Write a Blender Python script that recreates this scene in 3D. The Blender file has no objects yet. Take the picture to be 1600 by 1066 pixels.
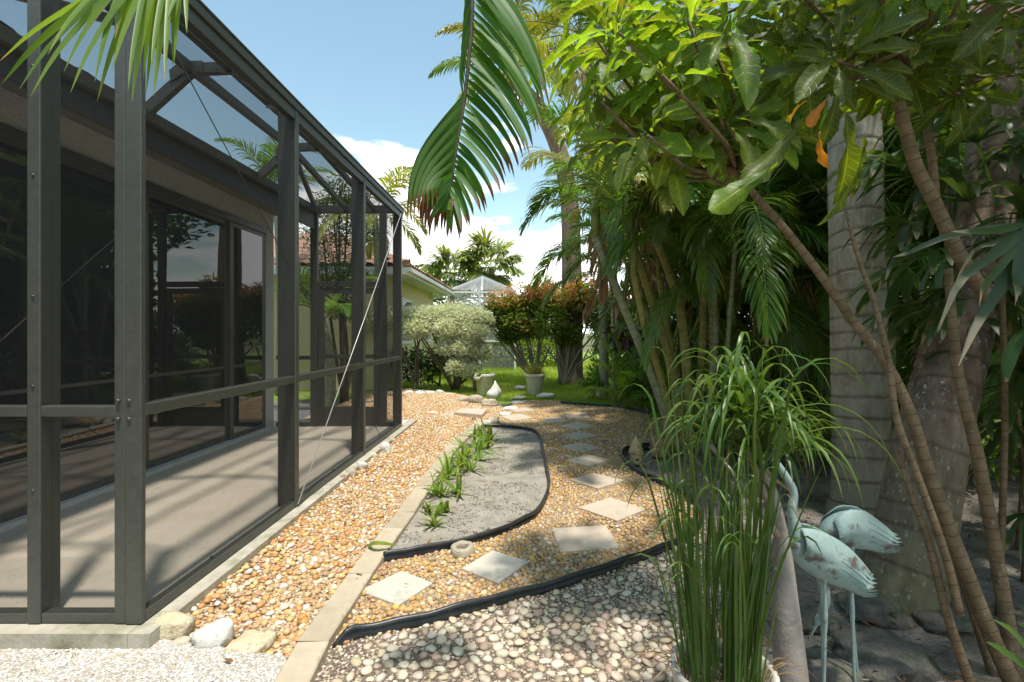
import bpy, math, random
import numpy as np
from mathutils import Vector, Matrix
R = math.radians
rng = np.random.default_rng(7)
random.seed(7)
S = bpy.context.scene
COL = S.collection

# ---------------------------------------------------------------- camera, light, exposure
F = 770.0; CX = 820.0; CY = 520.0; EYE = 1.30          # pixels of the 1600 px wide photograph
cam_d = bpy.data.cameras.new('camera'); cam = bpy.data.objects.new('camera', cam_d); COL.objects.link(cam)
cam.location = (0, 0, EYE); cam.rotation_euler = (R(90), 0, 0)
cam_d.sensor_width = 36.0; cam_d.lens = 36.0 * F / 1600.0
cam_d.shift_x = -20.0 / 1600.0; cam_d.shift_y = -13.0 / 1600.0
cam_d.clip_start = 0.05; cam_d.clip_end = 2000
S.camera = cam
SUN = Vector((0.12, -0.235, 1.0)).normalized()
el = math.asin(SUN.z); az = math.atan2(SUN.x, SUN.y)
sd = bpy.data.lights.new('sun', 'SUN'); sd.energy = 2.6; sd.angle = R(2.8); sd.color = (1.0, 0.94, 0.85)
sun = bpy.data.objects.new('sun', sd); COL.objects.link(sun)
sun.rotation_euler = (-SUN).to_track_quat('-Z', 'Y').to_euler()
W = bpy.data.worlds.new('World'); S.world = W; W.use_nodes = True
nt = W.node_tree; nt.nodes.clear()
def N(nt, t, **kw):
    n = nt.nodes.new(t)
    for k, v in kw.items(): setattr(n, k, v)
    return n
out = N(nt, 'ShaderNodeOutputWorld'); bg = N(nt, 'ShaderNodeBackground'); bg.inputs[1].default_value = 0.15
sky = N(nt, 'ShaderNodeTexSky', sky_type='NISHITA'); sky.sun_disc = False
sky.sun_elevation = el; sky.sun_rotation = az; sky.air_density = 1.0; sky.dust_density = 0.5; sky.ozone_density = 1.0
tc = N(nt, 'ShaderNodeTexCoord'); sep = N(nt, 'ShaderNodeSeparateXYZ'); nt.links.new(tc.outputs['Generated'], sep.inputs[0])
# clouds: noise on the view direction, dense near the horizon
mz = N(nt, 'ShaderNodeMapping'); mz.inputs['Scale'].default_value = (3.2, 3.2, 8.0); mz.inputs['Location'].default_value = (0.35, 0.2, 0.6)
nt.links.new(tc.outputs['Generated'], mz.inputs[0])
ns = N(nt, 'ShaderNodeTexNoise'); ns.inputs['Scale'].default_value = 1.0; ns.inputs['Detail'].default_value = 9; ns.inputs['Roughness'].default_value = 0.58
nt.links.new(mz.outputs[0], ns.inputs['Vector'])
low = N(nt, 'ShaderNodeMapRange'); low.inputs[1].default_value = 0.10; low.inputs[2].default_value = 0.50; low.inputs[3].default_value = 0.12; low.inputs[4].default_value = -0.12
nt.links.new(sep.outputs[2], low.inputs[0])
ad = N(nt, 'ShaderNodeMath', operation='ADD'); nt.links.new(ns.outputs[0], ad.inputs[0]); nt.links.new(low.outputs[0], ad.inputs[1])
cr = N(nt, 'ShaderNodeMapRange'); cr.interpolation_type = 'SMOOTHSTEP'; cr.inputs[1].default_value = 0.52; cr.inputs[2].default_value = 0.62
nt.links.new(ad.outputs[0], cr.inputs[0])
mx = N(nt, 'ShaderNodeMix', data_type='RGBA'); mx.inputs[7].default_value = (6.0, 6.0, 5.9, 1)
nt.links.new(cr.outputs[0], mx.inputs[0])
tint = N(nt, 'ShaderNodeMix', data_type='RGBA', blend_type='MULTIPLY'); tint.inputs[0].default_value = 1; tint.inputs[7].default_value = (0.95, 0.97, 0.76, 1)
nt.links.new(sky.outputs[0], tint.inputs[6]); nt.links.new(tint.outputs[2], mx.inputs[6])
nt.links.new(mx.outputs[2], bg.inputs[0]); nt.links.new(bg.outputs[0], out.inputs[0])
S.view_settings.view_transform = 'Standard'; S.view_settings.look = 'None'
S.view_settings.gamma = 1.0; S.view_settings.use_curve_mapping = False
S.view_settings.exposure = 1.08
S.render.engine = 'CYCLES'
S.cycles.max_bounces = 8; S.cycles.transparent_max_bounces = 24

# ---------------------------------------------------------------- helpers
def G(px, py, z=0.0):
    Y = (EYE - z) * F / (py - CY); return Vector(((px - CX) / F * Y, Y, z))
def P(px, py, Y):
    return Vector(((px - CX) / F * Y, Y, EYE - (py - CY) / F * Y))
def np_mesh(name, V, Fc, smooth=True, attrs=None, vcol=None):
    """V (n,3); Fc: (m,3) or (m,4) array or list of index lists"""
    me = bpy.data.meshes.new(name)
    V = np.asarray(V, dtype=np.float32)
    if isinstance(Fc, np.ndarray):
        k = Fc.shape[1]; m = len(Fc)
        me.vertices.add(len(V)); me.vertices.foreach_set('co', V.ravel())
        me.loops.add(m * k); me.loops.foreach_set('vertex_index', Fc.astype(np.int32).ravel())
        me.polygons.add(m); me.polygons.foreach_set('loop_start', np.arange(0, m * k, k, dtype=np.int32))
        try: me.polygons.foreach_set('loop_total', np.full(m, k, dtype=np.int32))
        except Exception: pass
        me.update(calc_edges=True)
    else:
        me.from_pydata([tuple(map(float, v)) for v in V], [], Fc)
    me.polygons.foreach_set('use_smooth', np.full(len(me.polygons), smooth))
    if attrs:
        for an, a in attrs.items():
            at = me.attributes.new(an, 'FLOAT', 'POINT'); at.data.foreach_set('value', np.asarray(a, dtype=np.float32))
    if vcol is not None:
        at = me.attributes.new('pc', 'FLOAT_COLOR', 'POINT')
        c = np.ones((len(V), 4), dtype=np.float32); c[:, :3] = vcol; at.data.foreach_set('color', c.ravel())
    me.update()
    return me
class MB:
    """collects geometry, built into one mesh"""
    def __init__(s): s.v = []; s.f = []; s.a = []
    def add(s, V, Fc, a=0.0):
        o = len(s.v); s.v += [tuple(v) for v in V]; s.f += [tuple(i + o for i in f) for f in Fc]
        s.a += [a] * len(V) if not hasattr(a, '__len__') else list(a)
        return s
    def mesh(s, name, smooth=False, vcol=None): return np_mesh(name, np.array(s.v), s.f, smooth, {'var': s.a}, vcol)
def link(name, me, mt, parent=None, loc=None, rot=None, scl=None):
    o = bpy.data.objects.new(name, me); COL.objects.link(o)
    if me is not None and mt is not None and len(me.materials) == 0:
        me.materials.append(mt)
    if loc is not None: o.location = loc
    if rot is not None: o.rotation_euler = rot
    if scl is not None: o.scale = (scl,) * 3 if isinstance(scl, (int, float)) else scl
    if parent is not None: o.parent = parent
    return o
def tag(o, label=None, cat=None, group=None, kind=None):
    if label: o['label'] = label
    if cat: o['category'] = cat
    if group: o['group'] = group
    if kind: o['kind'] = kind
    return o
def thing(name, label, cat, loc=(0, 0, 0), rz=0, group=None):
    o = link(name, None, None, None, loc, (0, 0, rz)); return tag(o, label, cat, group)
def box(mb, lo, hi, a=0.0):
    x0, y0, z0 = lo; x1, y1, z1 = hi
    mb.add([(x0,y0,z0),(x1,y0,z0),(x1,y1,z0),(x0,y1,z0),(x0,y0,z1),(x1,y0,z1),(x1,y1,z1),(x0,y1,z1)],
           [(0,3,2,1),(4,5,6,7),(0,1,5,4),(1,2,6,5),(2,3,7,6),(3,0,4,7)], a)
    return mb
def bar(mb, p0, p1, w, h, up=(0, 0, 1), a=0.0):
    """rectangular member from p0 to p1; w across, h along up"""
    p0 = Vector(p0); p1 = Vector(p1); d = (p1 - p0).normalized(); u = Vector(up)
    if abs(d.dot(u)) > .98: u = Vector((1, 0, 0))
    s = d.cross(u).normalized(); u = s.cross(d).normalized(); q = []
    for p in (p0, p1):
        for a_, b_ in ((-1,-1),(1,-1),(1,1),(-1,1)): q.append(p + s * (a_ * w / 2) + u * (b_ * h / 2))
    mb.add(q, [(0,1,2,3),(7,6,5,4),(0,4,5,1),(1,5,6,2),(2,6,7,3),(3,7,4,0)], a); return mb
def frames(pts):
    pts = [Vector(p) for p in pts]; n = len(pts); T = []
    for i in range(n):
        T.append((pts[min(i+1, n-1)] - pts[max(i-1, 0)]).normalized())
    u = T[0].orthogonal().normalized(); out_ = []
    for i in range(n):
        u = (u - T[i] * u.dot(T[i])).normalized(); out_.append((pts[i], T[i], u, T[i].cross(u)))
    return out_
def tube(mb, pts, rad, n=8, cap=True, a=0.0, flat=1.0):
    o = len(mb.v); fr = frames(pts)
    if not hasattr(rad, '__len__'): rad = [rad] * len(pts)
    V = []
    for (p, t, u, v), r in zip(fr, rad):
        for k in range(n):
            an = 2 * math.pi * k / n; V.append(p + u * (math.cos(an) * r) + v * (math.sin(an) * r * flat))
    Fc = []
    for i in range(len(pts) - 1):
        for k in range(n):
            k2 = (k + 1) % n; Fc.append((i*n+k, i*n+k2, (i+1)*n+k2, (i+1)*n+k))
    if cap: Fc.append(tuple(range(n-1, -1, -1))); Fc.append(tuple((len(pts)-1)*n + k for k in range(n)))
    mb.add(V, Fc, a); return mb
def lathe(mb, prof, n=24, a=0.0):
    V = []; Fc = []
    for r, z in prof:
        for k in range(n): an = 2*math.pi*k/n; V.append((r*math.cos(an), r*math.sin(an), z))
    for i in range(len(prof)-1):
        for k in range(n):
            k2 = (k+1) % n; Fc.append((i*n+k, i*n+k2, (i+1)*n+k2, (i+1)*n+k))
    mb.add(V, Fc, a); return mb
def spline(pts, n):
    """Catmull-Rom through pts, n samples"""
    P_ = [Vector(p) for p in pts]; P_ = [P_[0]*2 - P_[1]] + P_ + [P_[-1]*2 - P_[-2]]; m = len(pts) - 1; r = []
    for k in range(n):
        t = k / (n - 1) * m; i = min(int(t), m - 1); t -= i; a, b, c, d = P_[i:i+4]
        r.append(((b*2) + (c-a)*t + (a*2-b*5+c*4-d)*t*t + (b*3-a-c*3+d)*t*t*t) * 0.5)
    return r
def rotm(rx, ry, rz):
    cx, sx, cy, sy, cz, sz = np.cos(rx), np.sin(rx), np.cos(ry), np.sin(ry), np.cos(rz), np.sin(rz)
    M = np.empty((len(rx), 3, 3))
    M[:,0,0]=cz*cy; M[:,0,1]=cz*sy*sx-sz*cx; M[:,0,2]=cz*sy*cx+sz*sx
    M[:,1,0]=sz*cy; M[:,1,1]=sz*sy*sx+cz*cx; M[:,1,2]=sz*sy*cx-cz*sx
    M[:,2,0]=-sy; M[:,2,1]=cy*sx; M[:,2,2]=cy*cx
    return M
def scatter(name, V, Fc, M, T, scl=None, var=None, vcol=None, smooth=True):
    """one joined mesh of the template V,Fc put at every M (k,3,3), T (k,3)"""
    V = np.asarray(V, float); Fc = np.asarray(Fc); k = len(T)
    V3 = V if V.ndim == 3 else np.broadcast_to(V[None], (k,)+V.shape)
    A = np.einsum('kij,knj->kni', M, V3 if scl is None else V3 * np.asarray(scl).reshape(k, 1, -1)); V = V3[0] if k else V
    A = A + np.asarray(T)[:, None, :]
    FF = (Fc[None] + (np.arange(k) * len(V))[:, None, None]).reshape(-1, Fc.shape[1])
    at = {'var': np.repeat(var if var is not None else rng.random(k), len(V))}
    vc = np.repeat(vcol, len(V), axis=0) if vcol is not None else None
    return np_mesh(name, A.reshape(-1, 3), FF, smooth, at, vc)
def icos(sub):
    import bmesh
    bm = bmesh.new(); bmesh.ops.create_icosphere(bm, subdivisions=sub, radius=1.0)
    V = np.array([v.co[:] for v in bm.verts]); Fc = np.array([[v.index for v in f.verts] for f in bm.faces]); bm.free()
    return V, Fc
ICO1 = icos(1); ICO2 = icos(2); ICO3 = icos(3)
from mathutils import noise as mnoise
def rockmesh(name, dims, seed, rough=0.25, blocky=0.0, sub=3, base=None):
    V, Fc = icos(sub); out_ = []
    for v in V:
        p = Vector(v)
        if blocky: 
            m = max(abs(p.x), abs(p.y), abs(p.z)); p = p.lerp(p / m * 0.8, blocky)
        d = 1 + rough * mnoise.noise(p * 1.3 + Vector((seed*3.1, seed, 0))) + rough*0.35 * mnoise.noise(p * 4 + Vector((seed, 9, 0)))
        p = p * d; out_.append((p.x * dims[0]/2, p.y * dims[1]/2, p.z * dims[2]/2))
    return np_mesh(name, np.array(out_), Fc, True)
def inpoly(x, y, poly):
    x = np.asarray(x); y = np.asarray(y); ins = np.zeros(len(x), bool); n = len(poly)
    for i in range(n):
        x0, y0 = poly[i][:2]; x1, y1 = poly[(i+1) % n][:2]
        c = ((y0 > y) != (y1 > y)) & (x < (x1-x0) * (y-y0) / ((y1-y0) if y1 != y0 else 1e-9) + x0); ins ^= c
    return ins

# ---------------------------------------------------------------- materials
def base_mat(name):
    m = bpy.data.materials.new(name); m.use_nodes = True; nt = m.node_tree; nt.nodes.clear()
    o = N(nt, 'ShaderNodeOutputMaterial'); b = N(nt, 'ShaderNodeBsdfPrincipled'); nt.links.new(b.outputs[0], o.inputs[0])
    return m, nt, o, b
def M_(name, c1, c2=None, scale=8, rough=0.7, bump=0.0, bscale=None, detail=6, metal=0.0, spec=0.5, contrast=(0.35, 0.65), c3=None, s3=2.0, stretch=None, bdist=0.01, t3=(0.55, 0.65), objvar=0.0):
    m, nt, o, b = base_mat(name); L = nt.links.new
    c2 = c2 or c1
    t = N(nt, 'ShaderNodeTexCoord'); vec = t.outputs['Object']
    if stretch:
        mp = N(nt, 'ShaderNodeMapping'); mp.inputs['Scale'].default_value = stretch; L(vec, mp.inputs[0]); vec = mp.outputs[0]
    n1 = N(nt, 'ShaderNodeTexNoise'); n1.inputs['Scale'].default_value = scale; n1.inputs['Detail'].default_value = detail; n1.inputs['Roughness'].default_value = 0.62
    L(vec, n1.inputs['Vector'])
    mr = N(nt, 'ShaderNodeMapRange'); mr.inputs[1].default_value = contrast[0]; mr.inputs[2].default_value = contrast[1]; L(n1.outputs[0], mr.inputs[0])
    mx = N(nt, 'ShaderNodeMix', data_type='RGBA'); mx.inputs[6].default_value = (*c1, 1); mx.inputs[7].default_value = (*c2, 1); L(mr.outputs[0], mx.inputs[0])
    col = mx.outputs[2]
    if c3:
        n3 = N(nt, 'ShaderNodeTexNoise'); n3.inputs['Scale'].default_value = s3; n3.inputs['Detail'].default_value = 8; n3.inputs['Roughness'].default_value = .7; L(vec, n3.inputs['Vector'])
        r3 = N(nt, 'ShaderNodeMapRange'); r3.inputs[1].default_value = t3[0]; r3.inputs[2].default_value = t3[1]; L(n3.outputs[0], r3.inputs[0])
        m3 = N(nt, 'ShaderNodeMix', data_type='RGBA'); L(r3.outputs[0], m3.inputs[0]); L(col, m3.inputs[6]); m3.inputs[7].default_value = (*c3, 1); col = m3.outputs[2]
    if objvar:
        oi = N(nt, 'ShaderNodeObjectInfo'); hs = N(nt, 'ShaderNodeHueSaturation'); vr = N(nt, 'ShaderNodeMapRange'); vr.inputs[3].default_value = 1-objvar; vr.inputs[4].default_value = 1+objvar
        L(oi.outputs['Random'], vr.inputs[0]); L(vr.outputs[0], hs.inputs['Value']); L(col, hs.inputs['Color']); col = hs.outputs[0]
    L(col, b.inputs['Base Color'])
    b.inputs['Roughness'].default_value = rough; b.inputs['Metallic'].default_value = metal; b.inputs['Specular IOR Level'].default_value = spec
    if bump:
        nb = N(nt, 'ShaderNodeTexNoise'); nb.inputs['Scale'].default_value = bscale or scale*4; nb.inputs['Detail'].default_value = 5; L(vec, nb.inputs['Vector'])
        bp = N(nt, 'ShaderNodeBump'); bp.inputs['Strength'].default_value = bump; bp.inputs['Distance'].default_value = bdist; L(nb.outputs[0], bp.inputs['Height']); L(bp.outputs[0], b.inputs['Normal'])
    return m
def leafmat(name, c1, c2, tip=None, veins=False, rough=0.38, tr=0.35, spec=0.45, trc=None, objvar=0.2):
    """c1..c2 by the 'var' attribute of each leaf, tip colour by 'tip'"""
    m, nt, o, b = base_mat(name); L = nt.links.new
    a = N(nt, 'ShaderNodeAttribute', attribute_name='var'); mx = N(nt, 'ShaderNodeMix', data_type='RGBA')
    mx.inputs[6].default_value = (*c1, 1); mx.inputs[7].default_value = (*c2, 1); L(a.outputs['Fac'], mx.inputs[0]); col = mx.outputs[2]
    oi = N(nt, 'ShaderNodeObjectInfo'); hs = N(nt, 'ShaderNodeHueSaturation')
    vr = N(nt, 'ShaderNodeMapRange'); vr.inputs[3].default_value = 1-objvar; vr.inputs[4].default_value = 1+objvar*1.3; L(oi.outputs['Random'], vr.inputs[0]); L(vr.outputs[0], hs.inputs['Value'])
    hr = N(nt, 'ShaderNodeMapRange'); hr.inputs[3].default_value = 0.485; hr.inputs[4].default_value = 0.512; L(oi.outputs['Random'], hr.inputs[0]); L(hr.outputs[0], hs.inputs['Hue'])
    L(col, hs.inputs['Color']); col = hs.outputs[0]
    if tip:
        a2 = N(nt, 'ShaderNodeAttribute', attribute_name='tip'); nz = N(nt, 'ShaderNodeTexNoise'); nz.inputs['Scale'].default_value = 9; tcd = N(nt, 'ShaderNodeTexCoord'); L(tcd.outputs['Object'], nz.inputs['Vector'])
        s_ = N(nt, 'ShaderNodeMath', operation='MULTIPLY_ADD'); L(nz.outputs[0], s_.inputs[0]); s_.inputs[1].default_value = 0.5; L(a2.outputs['Fac'], s_.inputs[2])
        r_ = N(nt, 'ShaderNodeMapRange'); r_.inputs[1].default_value = 1.08; r_.inputs[2].default_value = 1.22; L(s_.outputs[0], r_.inputs[0])
        m2 = N(nt, 'ShaderNodeMix', data_type='RGBA'); L(r_.outputs[0], m2.inputs[0]); L(col, m2.inputs[6]); m2.inputs[7].default_value = (*tip, 1); col = m2.outputs[2]
    if veins:
        ac = N(nt, 'ShaderNodeAttribute', attribute_name='cross'); at_ = N(nt, 'ShaderNodeAttribute', attribute_name='tip')
        ab = N(nt, 'ShaderNodeMath', operation='ABSOLUTE'); L(ac.outputs['Fac'], ab.inputs[0])
        q = N(nt, 'ShaderNodeMath', operation='MULTIPLY'); L(at_.outputs['Fac'], q.inputs[0]); q.inputs[1].default_value = 13
        q2 = N(nt, 'ShaderNodeMath', operation='MULTIPLY_ADD'); L(ab.outputs[0], q2.inputs[0]); q2.inputs[1].default_value = -1.7; L(q.outputs[0], q2.inputs[2])
        pp = N(nt, 'ShaderNodeMath', operation='PINGPONG'); L(q2.outputs[0], pp.inputs[0]); pp.inputs[1].default_value = .5
        vr2 = N(nt, 'ShaderNodeMapRange'); vr2.inputs[1].default_value = .0; vr2.inputs[2].default_value = .09; vr2.inputs[3].default_value = 1; vr2.inputs[4].default_value = 0; L(pp.outputs[0], vr2.inputs[0])
        mr_ = N(nt, 'ShaderNodeMapRange'); mr_.inputs[1].default_value = .0; mr_.inputs[2].default_value = .07; mr_.inputs[3].default_value = 1; mr_.inputs[4].default_value = 0; L(ab.outputs[0], mr_.inputs[0])
        mxx = N(nt, 'ShaderNodeMath', operation='MAXIMUM'); L(mr_.outputs[0], mxx.inputs[0]); sc_ = N(nt, 'ShaderNodeMath', operation='MULTIPLY'); L(vr2.outputs[0], sc_.inputs[0]); sc_.inputs[1].default_value = .45; L(sc_.outputs[0], mxx.inputs[1])
        mv = N(nt, 'ShaderNodeMix', data_type='RGBA'); L(mxx.outputs[0], mv.inputs[0]); L(col, mv.inputs[6]); mv.inputs[7].default_value = (.26,.34,.08,1)
        nz2 = N(nt, 'ShaderNodeTexNoise'); nz2.inputs['Scale'].default_value = 22; nz2.inputs['Detail'].default_value = 6; td = N(nt, 'ShaderNodeTexCoord'); L(td.outputs['Object'], nz2.inputs['Vector'])
        sp_ = N(nt, 'ShaderNodeMapRange'); sp_.inputs[1].default_value = .66; sp_.inputs[2].default_value = .70; L(nz2.outputs[0], sp_.inputs[0])
        m4 = N(nt, 'ShaderNodeMix', data_type='RGBA'); L(sp_.outputs[0], m4.inputs[0]); L(mv.outputs[2], m4.inputs[6]); m4.inputs[7].default_value = (.16,.09,.03,1); col = m4.outputs[2]
        bp_ = N(nt, 'ShaderNodeBump'); bp_.inputs['Strength'].default_value = .5; bp_.inputs['Distance'].default_value = .003; L(mxx.outputs[0], bp_.inputs['Height']); L(bp_.outputs[0], b.inputs['Normal'])
    L(col, b.inputs['Base Color']); b.inputs['Roughness'].default_value = rough; b.inputs['Specular IOR Level'].default_value = spec
    t = N(nt, 'ShaderNodeBsdfTranslucent'); tm = N(nt, 'ShaderNodeMix', data_type='RGBA', blend_type='MULTIPLY'); tm.inputs[0].default_value = 1
    L(col, tm.inputs[6]); tm.inputs[7].default_value = (*(trc or (2.2, 2.0, 0.7)), 1); L(tm.outputs[2], t.inputs[0])
    ms = N(nt, 'ShaderNodeMixShader'); ms.inputs[0].default_value = tr; L(b.outputs[0], ms.inputs[1]); L(t.outputs[0], ms.inputs[2]); L(ms.outputs[0], o.inputs[0])
    return m
def pebmat(name, rough=0.55):
    m, nt, o, b = base_mat(name); L = nt.links.new
    a = N(nt, 'ShaderNodeAttribute', attribute_name='pc'); t = N(nt, 'ShaderNodeTexCoord')
    n = N(nt, 'ShaderNodeTexNoise'); n.inputs['Scale'].default_value = 60; n.inputs['Detail'].default_value = 5; L(t.outputs['Object'], n.inputs['Vector'])
    mr = N(nt, 'ShaderNodeMapRange'); mr.inputs[3].default_value = .72; mr.inputs[4].default_value = 1.25; L(n.outputs[0], mr.inputs[0])
    hs = N(nt, 'ShaderNodeHueSaturation'); L(mr.outputs[0], hs.inputs['Value']); L(a.outputs['Color'], hs.inputs['Color']); L(hs.outputs[0], b.inputs['Base Color'])
    b.inputs['Roughness'].default_value = rough
    n2 = N(nt, 'ShaderNodeTexNoise'); n2.inputs['Scale'].default_value = 260; L(t.outputs['Object'], n2.inputs['Vector'])
    bp = N(nt, 'ShaderNodeBump'); bp.inputs['Strength'].default_value = .3; bp.inputs['Distance'].default_value = .002; L(n2.outputs[0], bp.inputs['Height']); L(bp.outputs[0], b.inputs['Normal'])
    return m
def trunkmat(name, c1, c2, ring=(0.1,0.07,0.05), rk=.5, spacing=0.11, lichen=(0.42,0.42,0.36), rough=.85, amt=(0.53, 0.66), moss=None, mossh=0.5, geo=False):
    """ringed palm bark: dark leaf scars at uneven spacing, lichen speckles"""
    m, nt, o, b = base_mat(name); L = nt.links.new
    t = N(nt, 'ShaderNodeTexCoord'); at = N(nt, 'ShaderNodeAttribute', attribute_name='var')   # var = metres along the stem
    n0 = N(nt, 'ShaderNodeTexNoise'); n0.inputs['Scale'].default_value = 3.0; L(t.outputs['Object'], n0.inputs['Vector'])
    md = N(nt, 'ShaderNodeMath', operation='MULTIPLY_ADD'); L(n0.outputs[0], md.inputs[0]); md.inputs[1].default_value = spacing*1.6; L(at.outputs['Fac'], md.inputs[2])
    fr = N(nt, 'ShaderNodeMath', operation='PINGPONG'); L(md.outputs[0], fr.inputs[0]); fr.inputs[1].default_value = spacing/2
    rg = N(nt, 'ShaderNodeMapRange'); rg.inputs[1].default_value = spacing*.015; rg.inputs[2].default_value = spacing*.07; rg.inputs[3].default_value = 1; rg.inputs[4].default_value = 0; L(fr.outputs[0], rg.inputs[0])
    if geo: rg = N(nt, 'ShaderNodeAttribute', attribute_name='ring'); rg = type('o', (), {'outputs': [rg.outputs['Fac']]})
    n1 = N(nt, 'ShaderNodeTexNoise'); n1.inputs['Scale'].default_value = 14; n1.inputs['Detail'].default_value = 8; n1.inputs['Roughness'].default_value = .7; mp1 = N(nt, 'ShaderNodeMapping'); mp1.inputs['Scale'].default_value = (1, 1, .3 if geo else 1); L(t.outputs['Object'], mp1.inputs[0]); L(mp1.outputs[0], n1.inputs['Vector'])
    nr = N(nt, 'ShaderNodeMapRange'); nr.inputs[1].default_value = .36; nr.inputs[2].default_value = .64; L(n1.outputs[0], nr.inputs[0])
    c = N(nt, 'ShaderNodeMix', data_type='RGBA'); c.inputs[6].default_value = (*c1, 1); c.inputs[7].default_value = (*c2, 1); L(nr.outputs[0], c.inputs[0])
    n2 = N(nt, 'ShaderNodeTexNoise'); n2.inputs['Scale'].default_value = 48; n2.inputs['Detail'].default_value = 4; n2.inputs['Roughness'].default_value = .7
    mp2 = N(nt, 'ShaderNodeMapping'); mp2.inputs['Scale'].default_value = (1, 1, .45); L(t.outputs['Object'], mp2.inputs[0]); L(mp2.outputs[0], n2.inputs['Vector'])
    lr = N(nt, 'ShaderNodeMapRange'); lr.inputs[1].default_value = amt[0]; lr.inputs[2].default_value = amt[1]; L(n2.outputs[0], lr.inputs[0])
    c2_ = N(nt, 'ShaderNodeMix', data_type='RGBA'); L(lr.outputs[0], c2_.inputs[0]); L(c.outputs[2], c2_.inputs[6]); c2_.inputs[7].default_value = (*lichen, 1)
    col = c2_.outputs[2]
    if moss:
        h = N(nt, 'ShaderNodeMapRange'); h.inputs[1].default_value = mossh; h.inputs[2].default_value = 0.0; L(at.outputs['Fac'], h.inputs[0])
        mm = N(nt, 'ShaderNodeMath', operation='MULTIPLY'); L(h.outputs[0], mm.inputs[0]); L(n1.outputs[0], mm.inputs[1])
        cm = N(nt, 'ShaderNodeMix', data_type='RGBA'); L(mm.outputs[0], cm.inputs[0]); L(col, cm.inputs[6]); cm.inputs[7].default_value = (*moss, 1); col = cm.outputs[2]
    c3_ = N(nt, 'ShaderNodeMix', data_type='RGBA'); k = N(nt, 'ShaderNodeMath', operation='MULTIPLY'); L(rg.outputs[0], k.inputs[0]); k.inputs[1].default_value = rk; L(k.outputs[0], c3_.inputs[0]); L(col, c3_.inputs[6]); c3_.inputs[7].default_value = (*ring, 1)
    L(c3_.outputs[2], b.inputs['Base Color']); b.inputs['Roughness'].default_value = rough; b.inputs['Specular IOR Level'].default_value = .25
    hh = N(nt, 'ShaderNodeMath', operation='MULTIPLY_ADD'); L(rg.outputs[0], hh.inputs[0]); hh.inputs[1].default_value = -1.2; L(n2.outputs[0], hh.inputs[2])
    bp = N(nt, 'ShaderNodeBump'); bp.inputs['Strength'].default_value = .6; bp.inputs['Distance'].default_value = .006; L(hh.outputs[0], bp.inputs['Height']); L(bp.outputs[0], b.inputs['Normal'])
    return m
def screenmat(name, col=(0.038, 0.039, 0.040), f0=0.16, f1=0.34):
    """woven mesh: partly open, closing up at a grazing view"""
    m, nt, o, b = base_mat(name); L = nt.links.new; nt.nodes.remove(b)
    tr = N(nt, 'ShaderNodeBsdfTransparent'); df = N(nt, 'ShaderNodeBsdfDiffuse'); df.inputs[0].default_value = (*col, 1)
    lw = N(nt, 'ShaderNodeLayerWeight'); lw.inputs[0].default_value = .5
    mr = N(nt, 'ShaderNodeMapRange'); mr.inputs[3].default_value = f0; mr.inputs[4].default_value = f0 + f1; L(lw.outputs['Facing'], mr.inputs[0])
    ms = N(nt, 'ShaderNodeMixShader'); L(mr.outputs[0], ms.inputs[0]); L(tr.outputs[0], ms.inputs[1]); L(df.outputs[0], ms.inputs[2]); L(ms.outputs[0], o.inputs[0])
    return m
m_bronze = M_('bronze_aluminium', (0.062,0.064,0.052), (0.080,0.081,0.067), 30, 0.42, 0.12, 220, spec=.5, bdist=.001, c3=(0.14,0.14,0.12), s3=14, t3=(.66,.8))
m_white = M_('white_paint', (0.75,0.75,0.73), (0.66,0.66,0.63), 12, .45)
m_conc = M_('deck_concrete', (0.58,0.495,0.385), (0.64,0.56,0.45), 5, .75, .25, 120, c3=(0.30,0.25,0.20), s3=55, bdist=.003, t3=(.60,.66))
m_lip = M_('kerb_concrete', (0.38,0.35,0.28), (0.50,0.46,0.38), 9, .85, .5, 60, c3=(0.16,0.17,0.08), s3=3.5, bdist=.006, t3=(.5,.72))
m_stucco = M_('grey_stucco', (0.62,0.64,0.62), (0.54,0.56,0.55), 25, .9, .9, 75, bdist=.012)
m_fascia = M_('fascia_brown', (0.06,0.06,0.058), (0.08,0.078,0.074), 20, .5)
m_soffit = M_('soffit_grey', (0.14,0.13,0.12), (0.16,0.15,0.13), 20, .7)
m_tile = M_('terracotta_tile', (0.45,0.22,0.14), (0.58,0.34,0.24), 6, .8, .5, 40, c3=(0.22,0.16,0.12), s3=5, objvar=.2)
m_yellow = M_('yellow_stucco', (0.72,0.60,0.34), (0.66,0.56,0.32), 10, .9, .4, 60)
m_glass = None
def glassmat():
    m, nt, o, b = base_mat('tinted_door_glass'); b.inputs['Base Color'].default_value = (0.006, 0.007, 0.008, 1)
    b.inputs['Roughness'].default_value = 0.015; b.inputs['IOR'].default_value = 1.75; b.inputs['Specular IOR Level'].default_value = .8
    t = N(nt, 'ShaderNodeTexCoord'); n = N(nt, 'ShaderNodeTexNoise'); n.inputs['Scale'].default_value = .9; nt.links.new(t.outputs['Object'], n.inputs['Vector'])
    bp = N(nt, 'ShaderNodeBump'); bp.inputs['Strength'].default_value = .12; bp.inputs['Distance'].default_value = .02; nt.links.new(n.outputs[0], bp.inputs['Height']); nt.links.new(bp.outputs[0], b.inputs['Normal'])
    return m
m_glass = glassmat()
m_screen = screenmat('insect_screen')
m_screen_roof = screenmat('roof_screen', col=(.03,.035,.04), f0=.30, f1=.30)
m_screen_pale = screenmat('distant_cage_screen', col=(.30,.31,.32), f0=.35, f1=.25)
m_steel = M_('steel_cable', (0.55,0.54,0.50), (0.45,0.44,0.42), 40, .4, metal=.3)
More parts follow.
